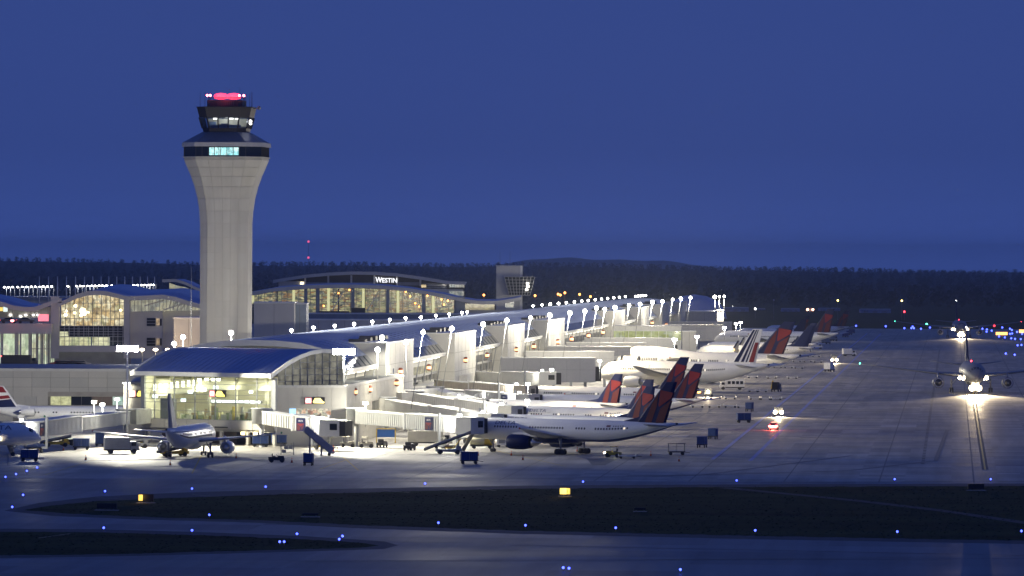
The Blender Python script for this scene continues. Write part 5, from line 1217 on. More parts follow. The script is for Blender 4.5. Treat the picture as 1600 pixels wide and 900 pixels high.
for px, py, d, zb, lab in ((590, 546.5, 1150, WZ, 'globe lamp on a straight pole on the wing parapet, nearer of two'), (634.5, 534.5, 1203, WZ, 'globe lamp on a straight pole on the wing parapet, farther of two'),
                           (597, 527.5, 1212, 14.0, 'globe lamp on a leaning pole before the nearest headhouse'), (361, 520, 1240, 17.0, 'single globe lamp at the concourse roof edge below the control tower'),
                           (286, 527, 1290, 12.0, 'brighter lamp between the low building and the tower'), (272, 537, 1285, 12.0, 'smaller lamp left of the pavilion roof on a short pole')):
    p = P(px, py, d); t = thing('pole_lamp', lab, 'lamp', (p.x, d, zb), 0)
    if p.z - zb > .5: MB().cyl((0, 0, 0), (0, 0, p.z - zb), .13, .1, 6).build('pole', WPAINT, t)
    MB().ball((0, 0, p.z - zb), .52, 10, 6).build('globe', BULB, t)
    MB().lathe([(.15, .1), (.32, .42), (.4, .1)], 'z', (0, 0, p.z - zb + .3), 8).build('cap', GREY, t)
    if px < 400: light('lamp_light', t, (0, 0, p.z - zb + 1.2), 11000 if px < 300 else 20000, (1, .93, .76), .4, 150 if px < 300 else 70, (.2, 1, .35))
    light('lamp_light', t, (.3, -.9, p.z - zb - .5), 9000 if px > 400 else 9000, (1, .95, .8), .35, 165, (0, -.1, -1))
RIDGE = [(455.5, 516), (490, 512), (523, 509), (553.5, 506), (582, 502.5), (609, 499.5), (634, 497), (658, 495.5), (681, 493), (702, 491), (722, 488.5), (730, 487.5), (833, 478), (847, 476.5), (860, 475.2), (873, 474), (885, 473), (897.5, 471.8), (909, 470.5), (919, 469.5), (930, 468.3),
         (940, 467.3), (949.5, 466.3), (959, 465.3), (968, 464.5), (977, 463.6), (993, 463), (997, 462.5), (1001, 462.2), (1005, 462), (1009, 461.8)]
for i, (px, py) in enumerate(RIDGE):
    u = upx(px, -147); p = UV(u, -147); d = p.y; q_ = P(px, py, d); zb = 18.0
    t = thing('roof_lamp', 'small white lamp standing behind the concourse ridge, %s from the near end' % ORD[i], 'lamp', (q_.x, d, zb), 0, 'lamps behind the concourse ridge')
    MB().ball((0, 0, q_.z - zb), .36 if i < 14 else .45, 8, 5).build('globe', BULB, t); MB().cyl((0, 0, 0), (0, 0, q_.z - zb), .08, .12, 6).build('pole', GREY, t)
    if i < 16: light('lamp_light', t, (-.6, 0, q_.z - zb), 3500, (1, .93, .78), .3)
for i, (px, py, yb) in enumerate(((1117, 464, 486), (1124, 463.5, 484), (1131.5, 463, 484))):
    p = P(px, py, 2600); zb = P(px, yb, 2600).z; t = thing('floodlight_mast', 'floodlight pole at the far end of the concourse, %s of three' % ORD[i], 'floodlight', (p.x, 2600, zb), 0, 'far end floodlight poles')
    MB().cyl((0, 0, 0), (0, 0, p.z - zb), .2, .14, 6).build('pole', GREY, t); MB().ball((0, 0, p.z - zb), .8 if i == 0 else .5, 8, 5).build('globe', BULB, t)
    light('lamp_light', t, (0, -1.5, p.z - zb - 1.2), 25000, (1, .92, .75), .5, 165, (0, -.1, -1))
GATES = [(554.5, 612, 0), (577.5, 608, 0), (620, 598, 0), (626, 580, 1), (670, 574, 2), (727.5, 562.5, 3), (761, 555, 4), (807, 546, 3), (834, 541, 4), (872, 534, 3), (893, 529.5, 4), (919.5, 524, 4), (942, 519, 4), (1019, 504, 3), (1041, 507, 3)]
for i, (px, py, k) in enumerate(GATES):
    if k == 0: d = 1094 + (px - 542) * 1.16; p = P(px, py, d + 1)
    else: p = P(px, py, UV(upx(px, -117.6), -117.6).y - .4)
    t = thing('gate_marker', 'orange glowing oval gate marker on the wall, %s from the near end' % ORD[i], 'sign', tuple(p), TH + .6, 'orange gate markers along the walls')
    s = 1.0 if i < 8 else 1.2
    MB().lathe([(-.75 * s, .25 * s), (-.6 * s, .45 * s), (.6 * s, .45 * s), (.75 * s, .25 * s)], 'z', (0, 0, 0), 10).build('lamp_housing', mat('brown red housing', (.35, .12, .06), .5), t)
    MB().lathe([(-.45 * s, .2 * s), (-.3 * s, .48 * s), (.25 * s, .48 * s), (.4 * s, .2 * s)], 'z', (.02, -.03, -.05), 10).build('lamp_glass', glow('gate marker glass', (1, .42, .14), 3), t)
WL = ['at the free end of the largest grey walkway', 'above the railings before the largest walkway, upper of a pair', 'above the railings before the largest walkway, lower of a pair', 'left of the sixth airliner nose', 'above the grey ribbed bridge beside its logo panel', 'over the fuselage of the fourth airliner', 'on top of the near jet bridge drum', 'at the end of the tall walkway', 'beside the stair block', 'on the far grey walkway end', 'among the far gates, left one', 'among the far gates, right one', 'by the garage windows, middle one', 'by the garage windows, right one', 'by the garage windows, left one']
# extra white lamps seen on the far walkways
for i, (px, py, d) in enumerate(((937, 564, 1440), (862, 578, 1400), (865, 587, 1390), (825, 600, 1300), (758, 614, 1262), (824, 626, 1190), (571, 630, 1090), (1054, 530.5, 1700), (1089, 526, 1850), (1132, 512, 2150), (1150, 506, 2300), (1157, 504, 2320), (160, 632, 1150), (183, 624, 1150), (147, 628, 1150))):
    p = P(px, py, d); r = .42 if d < 1500 else .6; zb = max(0., p.z - 4.5)
    t = thing('work_lamp', 'white box work lamp %s' % WL[i], 'lamp', (p.x, d, zb), 0, 'white work lamps over the gates')
    MB().cyl((0, .3, 0), (0, .3, p.z - zb), .08, .08, 6).build('post', GREY, t); hd = MB().box(-r * 1.1, r * 1.1, 0, .4, p.z - zb - r * .6, p.z - zb + r * .6).build('lamp_head', WPAINT, t)
    MB().box(-r, r, -.06, 0, p.z - zb - r * .5, p.z - zb + r * .5).build('lens', glow('cab lamp white', (1, .98, .9), 10), hd)
    light('work_light', t, (0, -.8, p.z - zb - .3), 3500 if d < 1500 else 9000, (1, .97, .86), .4)
# landside parking deck lamps and tall masts
pk = thing('parking_deck', 'distant parking deck roof carrying rows of white lamps', 'parking deck', (px2(110, 1900), 1900, 0))
zd = pz2(120, 464, 1900); MB().box(-40, 42, 0, 60, zd - 1.2, zd).build('deck', GREY, pk); MB().box(-40, 42, .5, 59, 0, zd - 1.2).build('wall', LGREY, pk)
LX = [10, 16.5, 23, 31, 38, 45, 52, 58.5, 65, 71, 77.5, 84, 109.5, 122, 128.5, 134.5, 140.5, 146.5, 152, 158, 163.5, 169.5, 178, 185, 191.5, 212, 218.5, 224.5, 229.5, 234.5, 239.5, 244]
for i, x in enumerate(LX):
    p = P(x, 449 - x * .016, 1905); t = thing('street_lamp', 'white lamp on the far parking deck, %s from the left' % ORD[i], 'lamp', (p.x, 1905, zd), 0, 'parking deck lamps')
    MB().cyl((0, 0, 0), (0, 0, p.z - zd), .11, .09, 5).bar((0, 0, p.z - zd), (-.7, 0, p.z - zd + .2), .1, .1).build('pole', GREY, t); MB().ball((-.7, 0, p.z - zd), .30, 8, 5, 0, .7).build('lamp', BULB, t)
    if i % 4 == 1: light('lamp_light', t, (-.7, -.9, p.z - zd - .1), 600, (.92, .92, 1), .3)
for i, x in enumerate((61.5, 76, 90, 104, 118, 132, 145, 158, 170, 182.5, 195, 207, 219, 230.5, 241.5)):
    p = P(x, 432, 1880); t = thing('cable_mast', 'tall white mast with cross arms on the parking deck, %s from the left' % ORD[i], 'mast', (p.x, 1880, zd - 3), 0, 'white cable masts'); h = p.z - zd + 3
    MB().cyl((0, 0, 0), (0, 0, h), .26, .14, 6).build('mast', WPAINT, t)
    MB().bar((-.9, 0, h * .52), (0, 0, h * .66), .1, .1).bar((.9, 0, h * .52), (0, 0, h * .66), .1, .1).build('cross_arm', WPAINT, t)
for i, (x, y, m) in enumerate(((756, 461, ORL), (836, 462, ORL), (872, 459.5, ORL), (875.5, 461, ORL), (882.5, 457.5, ORL), (905.5, 460, ORL), (922.5, 463.5, ORL), (1309, 469.5, glow('yellow street lamp', (1, .75, .2), 9)), (1409, 470, glow('yellow street lamp', (1, .75, .2), 9)), (1413, 487, REDL), (1180, 482.5, WHL), (1209, 469, mat('dim lens', (.5, .5, .6), .4)))):
    d = 3600. if y > 465 else 3000.; p = P(x, y, d); t = thing('street_lamp', 'far %s street lamp, %s from the left' % ('orange' if m is ORL else 'small', ORD[i]), 'lamp', (p.x, d, 0), 0, 'lone far street lamps')
    MB().cyl((0, 0, 0), (0, 0, p.z), .12, .08, 5).build('pole', GREY, t); MB().ball((0, -.1, p.z), .6, 7, 5).build('lamp', m, t)
# radio mast on the horizon
p = P(482, 377, 9500); rm = thing('radio_mast', 'thin far radio mast with two dim red lamps above the woods', 'mast', (p.x, 9500, 0))
MB().cyl((0, 0, 0), (0, 0, p.z), .5, .3, 5).build('mast', GREY, rm)
for y in (377.5, 402.5): MB().ball((0, -.5, P(482, y, 9500).z), 1.9, 8, 5).build('red_lamp', glow('far red lamp', (1, .10, .22), 1.6), rm)
# tall thin lightning masts around the terminals
for i, (x, y0, d) in enumerate(((299, 417, 1300), (179, 421, 1700), (275, 417, 1650), (567, 408, 2290), (598, 408, 2290))):
    p = P(x, y0, d); t = thing('antenna_mast', 'hair thin dark mast rising above the roofs, %s from the left in depth order' % ORD[i], 'mast', (p.x, d, 12), 0, 'thin roof masts'); MB().cyl((0, 0, 0), (0, 0, p.z - 12), .09, .05, 5).build('mast', GREY, t)
# ================================================================== TAXIWAY LIGHTS AND SIGNS
def bl(px, py, row, i, n, m=BLUEL, r=.145, col='blue', side='left'):
    p = G(px, py); s = max(1., p.y / 1000)
    t = thing('taxiway_light', '%s taxiway edge light %s, %s from the %s' % (col, row, ORD[i], side), 'light', (p.x, p.y, 0), 0, 'taxiway edge lights')
    MB().cyl((0, 0, 0), (0, 0, .3), .05 * s, .05 * s, 6).build('stem', YELP, t); MB().ball((0, 0, .3 + r * s), r * s, 8, 5).build('lamp', m, t)
ROWS = {'curving in at the left edge': [(8.5, 749.5), (25, 745), (42, 740), (58, 734.6)], 'on the far rim of the grass': [(36, 778), (164, 772), (300, 768), (415, 765), (664, 760), (911, 757), (1151, 755), (1398, 753), (1548, 753)],
        'on the near rim of the large grass': [(19, 797), (327, 809.5), (685, 822), (821, 826), (962, 830), (1180, 834), (1402, 836), (1596, 835)], 'by the pointed lower grass strip': [(162, 830), (300, 834), (437, 852), (444, 852), (464, 839.5), (530, 848), (535, 843)],
        'at the bottom of the picture': [(880, 893), (889, 894), (1063, 896)]}
for k, v in ROWS.items():
    for i, (x, y) in enumerate(v): bl(x, y, k, i, len(v))
FARB = [(1337.5, 511.5), (1384, 512), (1413, 515), (1424, 515), (1426, 512.6), (1428, 515), (1439, 516), (1453, 514), (1535, 516), (1542, 517), (1541.5, 520.5), (1549.5, 519), (1566, 514), (1578, 516), (1581, 518), (1581.5, 523.5), (1578, 524), (1589, 521), (1597, 524), (1561, 528), (1570, 529.5), (1580, 531), (1586, 532), (1595, 532.3), (1590, 542), (1596, 541.5), (1571.5, 555), (1585.5, 557)]
for i, (x, y) in enumerate(FARB): bl(x, y, 'on the far right field', i, 28, BLUEL, .16)
bl(1448, 509.5, 'alone among the far blue ones', 0, 1, GRNL, .2, 'green'); bl(1469, 516, 'among the far blue ones', 0, 1, WHL, .12, 'white'); bl(1553.5, 511, 'at the far right', 0, 1, REDL, .2, 'red')
SBLK = mat('sign case black', (.012, .012, .014), .5); SYEL = glow('yellow lit sign face', (1, .62, .04), 1.1)
def taxisign(px, py, wd, ht, rz, label, faces):
    p = G(px, py); t = thing('taxiway_sign', label, 'sign', tuple(p), rz, 'taxiway guidance signs')
    MB().box(-wd / 2, wd / 2, -.16, .16, .25, .25 + ht).build('case', SBLK, t)
    for x in (-wd * .35, wd * .35): MB().cyl((x, 0, 0), (x, 0, .25), .05, .05, 6).build('leg', GREY, t)
    for x0, x1, m in faces: MB().box(-wd / 2 + wd * x0, -wd / 2 + wd * x1, -.2, -.165, .33, .17 + ht).build('face', m, t)
    MB().box(-wd * .6, wd * .6, -.7, .5, .01, .06).build('plinth', mat('pale plinth', (.45, .43, .40), .8), t); return t
t = taxisign(883, 775.5, 1.62, 1.05, -.15, 'bright yellow lit taxiway sign standing alone on the grass', ((.03, .66, glow('yellow white sign', (1, .72, .10), 2.2)), (.68, .97, SYEL)))
MB().box(.30, .36, -.215, -.2, .55, 1.0).build('sign_stroke', SBLK, t)
light('sign_glow', t, (0, -1.0, 1.0), 40, (1, .6, .1), .2)
t = taxisign(228, 786, 2.25, 1.05, -.12, 'dark taxiway sign with one narrow yellow lit end', ((.03, .30, SYEL),)); light('sign_glow', t, (-.6, -1.0, .9), 25, (1, .6, .1), .2)
taxisign(167, 797.5, 2.8, .75, -.12, 'unlit dark taxiway sign at the left grass tip', ()); taxisign(1525, 766.5, 2.5, .8, .1, 'unlit dark taxiway sign near the right edge', ())
taxisign(485, 808, 2.2, .3, 0, 'very low dark taxiway box in the middle of the grass', ()); taxisign(1000, 799.5, 1.6, .3, 0, 'very low dark box on the right of the grass', ())
t = taxisign(1565, 524.5, 6.0, 1.6, 0, 'far orange lit taxiway sign at the right', ((.02, .98, glow('orange sign', (1, .45, .1), 3)),)); taxisign(1597, 521, 3.2, 1.8, 0, 'far orange lit sign at the right edge of the picture', ((.02, .98, glow('orange sign', (1, .45, .1), 3)),))
# ================================================================== GROUND VEHICLES
def wheels(t, xs, ys, r=.3, w_=.2, m=DARK):
    for x in xs:
        for y in ys: MB().lathe([(-w_ / 2, r * .7), (-w_ * .4, r), (w_ * .4, r), (w_ / 2, r * .7)], 'y', (x, y, r), 12).build('wheel', m, t)
def newthing(name, label, cat, group=None): return thing(name, label, cat, (0, 0, 0), 0, group)
def put(t, px, py, rz): p = G(px, py); t.location = tuple(p); t.rotation_euler = (0, 0, rz); return t
def make_cart(m=BLUEP, full=True, name='baggage_cart'):
    t = newthing(name, 'x', 'baggage cart', 'blue baggage carts on the apron')
    MB().box(-1.55, 1.55, -.78, .78, .5, .68).build('chassis', DARK, t)
    b = MB()
    for x in (-1.48, -.03, 1.42):
        for y in (-.74, .68): b.box(x, x + .06, y, y + .06, .68, 2.05)
    b.build('frame', GREY, t); MB().box(-1.58, 1.58, -.8, .8, 2.05, 2.14).build('roof', m, t)
    if full:
        for s in (-1, 1):
            for x0, x1 in ((-1.42, -.04), (.04, 1.42)):
                b = MB(); n = 8; rg = []
                for k in range(n + 1): x = x0 + (x1 - x0) * k / n; y = s * (.76 + .035 * (k % 2)); rg.append([(x, y, .7), (x, y, 2.04), (x, y - s * .02, 2.04), (x, y - s * .02, .7)])
                b.loft(rg, 0, True, False); b.build('curtain', m, t)
        for x in (-1.5, 1.46): MB().box(x, x + .04, -.72, .72, .68, 2.04).build('end_panel', m, t)
    else:
        for x in (-1.5, 1.46): MB().box(x, x + .04, -.72, .72, .68, 2.04).build('end_panel', m, t)
    MB().bar((1.55, 0, .55), (2.5, 0, .4), .08, .08).build('tow_bar', DARK, t); wheels(t, (-1.1, 1.1), (-.65, .65), .28); return t
ct = make_cart(); used = {}
CARTS = [(46, 721, 0, 'dark blue curtained cart in shadow below the nose at the left edge'), (127, 703, .05, 'blue curtained cart standing in bright light behind the left nose'), (482, 727.5, 1.5, 'blue cart seen end on, alone at the front of the lit apron'),
         (733, 725, .1, 'blue cart with white end below the nearest airliner nose'), (407, 698.5, 0, 'pale blue cart under the empty jet bridge, left of two'), (436, 697, 0, 'pale blue cart under the empty jet bridge, right of two'),
         (1097, 699.5, 1.35, 'dark blue cart end on beside the white road line, nearest of that file'), (1114, 686, 1.35, 'dark blue cart end on beside the road line, second of that file'), (1171, 643, 1.35, 'small blue cart farther along the road line by the flat dollies'),
         (1162, 660.5, .15, 'blue cart with a white load face near the road line'), (1321, 527, .9, 'far dark cart at the near end of the train of carts'), (1327, 523.5, .9, 'far dark cart, second in the train of carts'), (1331, 521, .9, 'far dark cart, last in the train of carts')]
for i, (x, y, rz, lab) in enumerate(CARTS): put(ct if i == 0 else copy_tree(ct), x, y, rz)['label'] = lab
oc = make_cart(NAVY, False); tag(oc, 'open empty blue cart frame behind the nearest airliner tail'); put(oc, 1057, 711, .08)
def make_container():
    t = newthing('cargo_container', 'blue cargo container standing upright behind the left wing tip', 'container'); MB().box(-.8, .8, -.75, .75, .5, 2.5).build('shell', BLUEP, t); MB().box(-.72, .72, -.78, -.75, .58, 2.42).build('door', mat('lighter blue vinyl', (.06, .13, .32), .5), t)
    MB().box(-.9, .9, -.8, .8, .32, .46).build('dolly_deck', DARK, t); wheels(t, (-.6, .6), (-.6, .6), .18); return t
put(make_container(), 156, 697, 0)
def make_tug(m=DARK, cab=False):
    t = newthing('baggage_tug', 'x', 'tug', 'tow tractors on the apron')
    b = MB(); b.add([(-1.4, -.7, .4), (1.4, -.7, .4), (1.4, .7, .4), (-1.4, .7, .4), (-1.4, -.7, .95), (1.3, -.65, .9), (1.3, .65, .9), (-1.4, .7, .95)], [(0, 3, 2, 1), (4, 5, 6, 7), (0, 1, 5, 4), (1, 2, 6, 5), (2, 3, 7, 6), (3, 0, 4, 7)])
    b.box(.2, 1.25, -.6, .6, .9, 1.15); b.build('body', m, t); MB().box(-.7, -.2, -.55, .55, .95, 1.1).box(-.8, -.68, -.55, .55, 1.05, 1.55).build('seat', DARK, t)
    MB().bar((.25, 0, 1.1), (-.05, 0, 1.4), .05, .05).build('steering_column', GREY, t)
    if cab:
        b = MB()
        for x in (-.8, .3):
            for y in (-.6, .56): b.box(x, x + .05, y, y + .05, .95, 1.95)
        b.build('cab_frame', GREY, t); MB().box(-.9, .45, -.68, .68, 1.95, 2.03).build('roof', m, t)
    for y in (-.45, .45): MB().box(1.4, 1.43, y - .1, y + .1, .65, .8).build('headlight', mat('lamp glass unlit', (.6, .6, .55), .2), t)
    wheels(t, (-.9, .95), (-.62, .62), .38, .26); return t
tg = make_tug(); tg['label'] = 'dark low tug alone on the bright apron left of the end-on cart'; put(tg, 432, 722.5, .1)
for x, y, rz, lab in ((640, 703.5, 1.2, 'tiny dark tug end on in the open lit apron'), (597, 699, 1.3, 'dark tug end on under the near jet bridge'), (104, 735 if False else 696, .2, 'dark tug behind the yellow belt loader')):
    put(copy_tree(tg), x, y, rz)['label'] = lab
tb = make_tug(mat('beige tug paint', (.45, .42, .32), .5), True)
for i, (x, y, rz, lab) in enumerate(((572, 699.5, .1, 'beige roofed tug under the near jet bridge drum'), (543, 699, .05, 'grey roofed tug below the cab of the empty jet bridge'), (690, 701, 3.2, 'pale roofed tug left of the dark belt loader'))): put(tb if i == 0 else copy_tree(tb), x, y, rz)['label'] = lab
lt = make_tug(YELP, True); tag(lt, 'yellow roofed tug with lit lamps under the nearest airliner tail'); put(lt, 958, 714.5, 2.9)
MB().ball((1.5, -.4, .8), .14, 8, 5).ball((1.5, .4, .8), .14, 8, 5).build('lit_headlight', WARML, lt); light('tug_light', lt, (-.2, -1.3, 1.6), 60, (.9, 1, .5), .1)
def make_flat():
    t = newthing('flat_dolly', 'x', 'dolly', 'empty flat dollies on the dark apron'); MB().box(-1.6, 1.6, -.85, .85, .42, .52).build('deck', WPAINT, t)
    b = MB()
    for x in (-1.6, 1.5): b.box(x, x + .1, -.85, .85, .52, .80)
    b.build('end_stop', WPAINT, t); MB().bar((1.6, 0, .45), (2.6, 0, .4), .08, .08).build('tow_bar', DARK, t); wheels(t, (-1.15, 1.15), (-.7, .7), .22); return t
fd = make_flat()
FD = [(1090, 637), (1116, 637), (1141, 637), (1161, 637.5), (1095, 623), (1118, 623.5), (1141, 624), (1180, 624.5), (1196, 624.8), (1212, 625), (1178, 612.5), (1190, 613), (1176, 591), (1206, 591.5), (1238, 591.8), (1215, 575), (1232, 575.5), (1248, 576), (1245, 566), (1262, 566), (1278, 566.5), (1239, 557), (1258, 557.5), (1275, 558), (1242, 549), (1262, 549.5), (980, 716.5)]
RN = ['nearest row', 'second row from the front', 'right of the second row', 'row by the white van', 'row behind the white van', 'row under the far tail', 'row behind the bright lorry', 'row below the far fins', 'farthest row', 'place behind the lit yellow tug']
row = [0] * 4 + [1] * 3 + [2] * 3 + [3] * 2 + [4] * 3 + [5] * 3 + [6] * 3 + [7] * 3 + [8] * 2 + [9]
cnt = {}
for i, (x, y) in enumerate(FD):
    k = cnt[row[i]] = cnt.get(row[i], -1) + 1
    put(fd if i == 0 else copy_tree(fd), x, y, .03)['label'] = 'pale flat dolly in the %s, %s from the left' % (RN[row[i]], ORD[k])
def make_truck(body, label, cat, box=True, L=6.0, name='service_truck'):
    t = newthing(name, label, cat); MB().box(-L / 2, L / 2, -.9, .9, .55, .8).build('chassis', DARK, t)
    cb_ = MB(); cb_.add([(L / 2 - 1.7, -1, .6), (L / 2, -1, .6), (L / 2, 1, .6), (L / 2 - 1.7, 1, .6), (L / 2 - 1.7, -1, 2.2), (L / 2 - .55, -.95, 2.2), (L / 2 - .55, .95, 2.2), (L / 2 - 1.7, 1, 2.2)], [(0, 3, 2, 1), (4, 5, 6, 7), (0, 1, 5, 4), (1, 2, 6, 5), (2, 3, 7, 6), (3, 0, 4, 7)])
    co_ = cb_.build('cab', body, t); MB().box(L / 2 - 1.5, L / 2 - .7, -1.02, 1.02, 1.4, 2.05).build('cab_window', GLASSD, co_)
    if box: MB().box(-L / 2, L / 2 - 1.8, -1.1, 1.1, .8, 2.9).build('cargo_box', body, t)
    for y in (-.7, .7): MB().box(L / 2, L / 2 + .03, y - .14, y + .14, .8, 1.0).build('headlight', mat('lamp glass unlit', (.6, .6, .55), .2), t)
    wheels(t, (-L * .32, L * .34), (-.9, .9), .45, .3); return t
GPU = mat('grey truck paint', (.30, .31, .31), .45, var=.15)
put(make_truck(GPU, 'large grey service truck between the left carts and the tail-on airliner', 'truck', True, 6.4), 190, 708.5, .2)
put(make_truck(mat('tan truck paint', (.42, .40, .34), .5), 'long tan catering truck standing behind the dark belt loader', 'truck', True, 8.5), 672, 697, .05)
v = make_truck(WHITE, 'white minibus with four dark side windows beyond the row of tails', 'bus', True, 7.0, 'minibus'); put(v, 1143, 609, 3.2)
for k in range(4): MB().box(-3.1 + k * 1.15, -2.3 + k * 1.15, 1.1, 1.13, 1.6, 2.4).build('side_window', GLASSD, v)
v = make_truck(GPU, 'dark service truck with a yellowish ladder unit near the road lines', 'truck', False, 4.6); put(v, 1213, 612, 1.3); MB().box(-1.8, .2, -.8, .8, .8, 2.6).build('equipment_box', DARK, v); MB().bar((-1.0, 1.1, .8), (.6, 1.1, 3.0), .5, .12).build('ladder', YELP, v)
put(make_truck(WHITE, 'far white van on the road between the lines', 'van', True, 5.2, 'van'), 1296, 580.5, 1.2); put(make_truck(WHITE, 'far white van by the right hand road line', 'van', True, 5.2, 'van'), 1327, 556.5, .2)
put(make_truck(mat('pale van', (.5, .5, .55), .4), 'small pale van among the far dollies', 'van', True, 5.2, 'van'), 1275, 545.5, .1); put(make_truck(GPU, 'far dark truck below the far fins, left of the cart train', 'truck', True, 5.6), 1300, 533, .8); put(make_truck(mat('tan truck paint', (.42, .40, .34), .5), 'far tan truck in the light under the far tail', 'truck', True, 7), 1240, 538.5, .1)
put(make_truck(GPU, 'far dark truck behind the tan one by the far tail', 'truck', True, 5.4), 1291, 537.5, 1.1)
def make_car(body, label, name='car'):
    t = newthing(name, label, 'car'); prof = [(-2.2, .45), (-2.2, .95), (-1.9, 1.0), (-1.35, 1.05), (-.7, 1.48), (.55, 1.48), (1.15, 1.0), (2.1, .85), (2.25, .45)]
    MB().loft([[(x, y * (1 if z < 1.1 else .82), z) for x, z in prof] for y in (-.88, .88)], 0, True, False).build('body', body, t)
    for s in (-1, 1): MB().add([(-1.15, s * .885, 1.08), (1.0, s * .885, 1.08), (.5, s * .76, 1.42), (-.66, s * .76, 1.42)], [(0, 1, 2, 3) if s < 0 else (3, 2, 1, 0)]).build('side_window', GLASSD, t)
    MB().add([(-1.36, -.7, 1.07), (-1.36, .7, 1.07), (-.74, .62, 1.47), (-.74, -.62, 1.47)], [(3, 2, 1, 0)]).build('rear_window', GLASSD, t)
    wheels(t, (-1.4, 1.4), (-.8, .8), .33, .22); return t
put(make_car(mat('silver car paint', (.40, .42, .43), .3, .6), 'silver car parked behind the near jet bridge'), 643, 672.5, 3.1)
cr2 = make_car(mat('white car paint', (.7, .7, .7), .3), 'white car driving away between the road lines, red tail lamps lit'); put(cr2, 1209, 671.5, 1.45)
for y in (-.72, .72): MB().box(-2.26, -2.2, y - .24, y + .24, .7, 1.0).build('tail_lamp', glow('tail lamp red', (1, .08, .08), 12), cr2)
MB().box(-.3, .1, -.5, .5, 1.5, 1.62).build('beacon_bar', glow('beacon bar', (1, .2, .1), 4), cr2); light('tail_glow', cr2, (-3.2, 0, .8), 1500, (1, .10, .06), .3)
def headlamps(t, x, y, z, en): 
    for s in (-1, 1): MB().lathe([(0, .42), (.06, .40)], 'x', (x, s * y, z), 10).build('lit_headlight', WARML, t)
    light('headlight_beam', t, (x + .5, 0, z), en, (1, .8, .5), .2, 70, (1, 0, -.08))
c3 = make_truck(GPU, 'oncoming truck with dazzling headlamps between the white lines', 'truck', False, 5.5); put(c3, 1216, 650.5, rad(268)); headlamps(c3, 2.85, .75, 1.0, 30000)
c4 = make_truck(GPU, 'far oncoming truck with two bright headlamps between the white lines', 'truck', True, 6.5); put(c4, 1303.5, 567, rad(268)); headlamps(c4, 3.4, .85, 1.1, 30000)
c5 = make_truck(GPU, 'truck with a single dazzling front lamp beside the tall fins', 'truck', False, 5.0); put(c5, 1107, 620, rad(265)); MB().ball((2.7, 0, 1.4), .34, 8, 5).build('lit_lamp', WARML, c5); light('headlight_beam', c5, (3.1, 0, 1.3), 26000, (1, .78, .5), .2, 70, (1, 0, -.08))
MB().ball((1.0, -2.2, 1.2), .24, 8, 5).build('amber_lamp', ORL, c5)
for i, (x, y) in enumerate(((1091, 614.5), (1090, 600))):
    p = G(x, y + 4); t = thing('amber_beacon', 'amber warning lamp on a short post %s' % ('right of the tall fins, lower one' if i == 0 else 'behind the tall fins, upper one'), 'lamp', tuple(p)); MB().cyl((0, 0, 0), (0, 0, .75), .05, .05, 6).build('post', GREY, t); MB().ball((0, 0, .9), .26 if i == 0 else .16, 8, 5).build('lamp', ORL, t)
fe = make_truck(GPU, 'far vehicle on the field edge with two bright reddish headlamps', 'truck', True, 6); put(fe, 1265.5, 488, rad(270))
for s in (-1, 1): MB().ball((3.3, s * 1.9, 2.0), .9, 8, 5).build('lit_headlight', glow('far headlamp', (1, .5, .3), 8), fe)
# belt loaders, ramp, ladders, cones
def beltloader(label, m, px, py, rz, up=3.2, L=7.0):
    t = newthing('belt_loader', label, 'belt loader'); MB().box(-2.4, 2.4, -.95, .95, .45, .95).build('chassis', m, t); MB().box(1.3, 2.2, -.9, -.1, .95, 1.5).build('driver_console', m, t)
    bo = MB().bar((-L * .56, 0, .75), (L * .5, 0, up), 1.1, .3).build('conveyor_boom', DARK, t)
    for s in (-1, 1): MB().bar((-L * .56, s * .6, .95), (L * .5, s * .6, up + .2), .08, .3).build('side_rail', GREY, bo)
    MB().bar((.8, 0, .95), (L * .28, 0, up * .72), .2, .2).build('lift_arm', YELP, t); wheels(t, (-1.6, 1.6), (-.85, .85), .42, .26); return put(t, px, py, rz)
beltloader('long dark belt loader raised to the nearest airliner nose', GPU, 701, 709.5, .12, 3.9, 8)
beltloader('yellow belt loader behind the left edge nose', YELP, 88, 698, .2, 1.9, 5.5)
beltloader('dark belt loader under the tail-on airliner', YELP, 273, 713, .5, 1.8, 6)
beltloader('pale low belt loader in the bright light by the tail-on airliner', GPU, 212, 700, .3, 1.6, 6)
t = newthing('boarding_ramp', 'grey enclosed boarding ramp sloping from the empty jet bridge to the ground', 'ramp'); p = G(499, 712); t.location = tuple(p)
b = MB(); b.bar((-2.6, 1.5, 4.4), (2.4, -.8, .45), 1.7, .22); b.build('deck', GREY, t)
for s in (-.8, .8): MB().bar((-2.6, 1.5 + s, 4.9), (2.4, -.8 + s, .95), .1, 1.1).build('side_wall', mat('ramp blue grey', (.34, .35, .40), .5), t)
MB().box(-1.9, -1.6, .6, 1.8, 0, 3.6).box(.2, .5, -.4, .7, 0, 1.9).build('support_leg', GREY, t); wheels(t, (-1.5, 1.8), (-.9, .9), .3)
t = newthing('barrier_frame', 'small red and white striped A-frame at the foot of the ramp', 'barrier'); put(t, 521, 708, .2)
for s in (-1, 1): MB().bar((0, s * .5, 0), (0, 0, 1.5), .14, .14).build('leg', mat('barrier red', (.7, .08, .05), .5), t)
MB().box(-.9, .9, -.06, .06, .8, 1.05).build('rail', WPAINT, t)
t = newthing('passenger_stair', 'striped passenger stair under the left edge nose', 'stair'); put(t, 54, 702.5, 2.9)
for k in range(7): MB().box(-1.4 + k * .4, -1.0 + k * .4, -.6, .6, .35 + k * .2, .42 + k * .2).build('tread', WPAINT, t)
for s in (-.62, .62): MB().bar((-1.4, s, .9), (1.5, s, 2.5), .06, .06).build('handrail', GREY, t)
wheels(t, (-1, 1.1), (-.55, .55), .22)
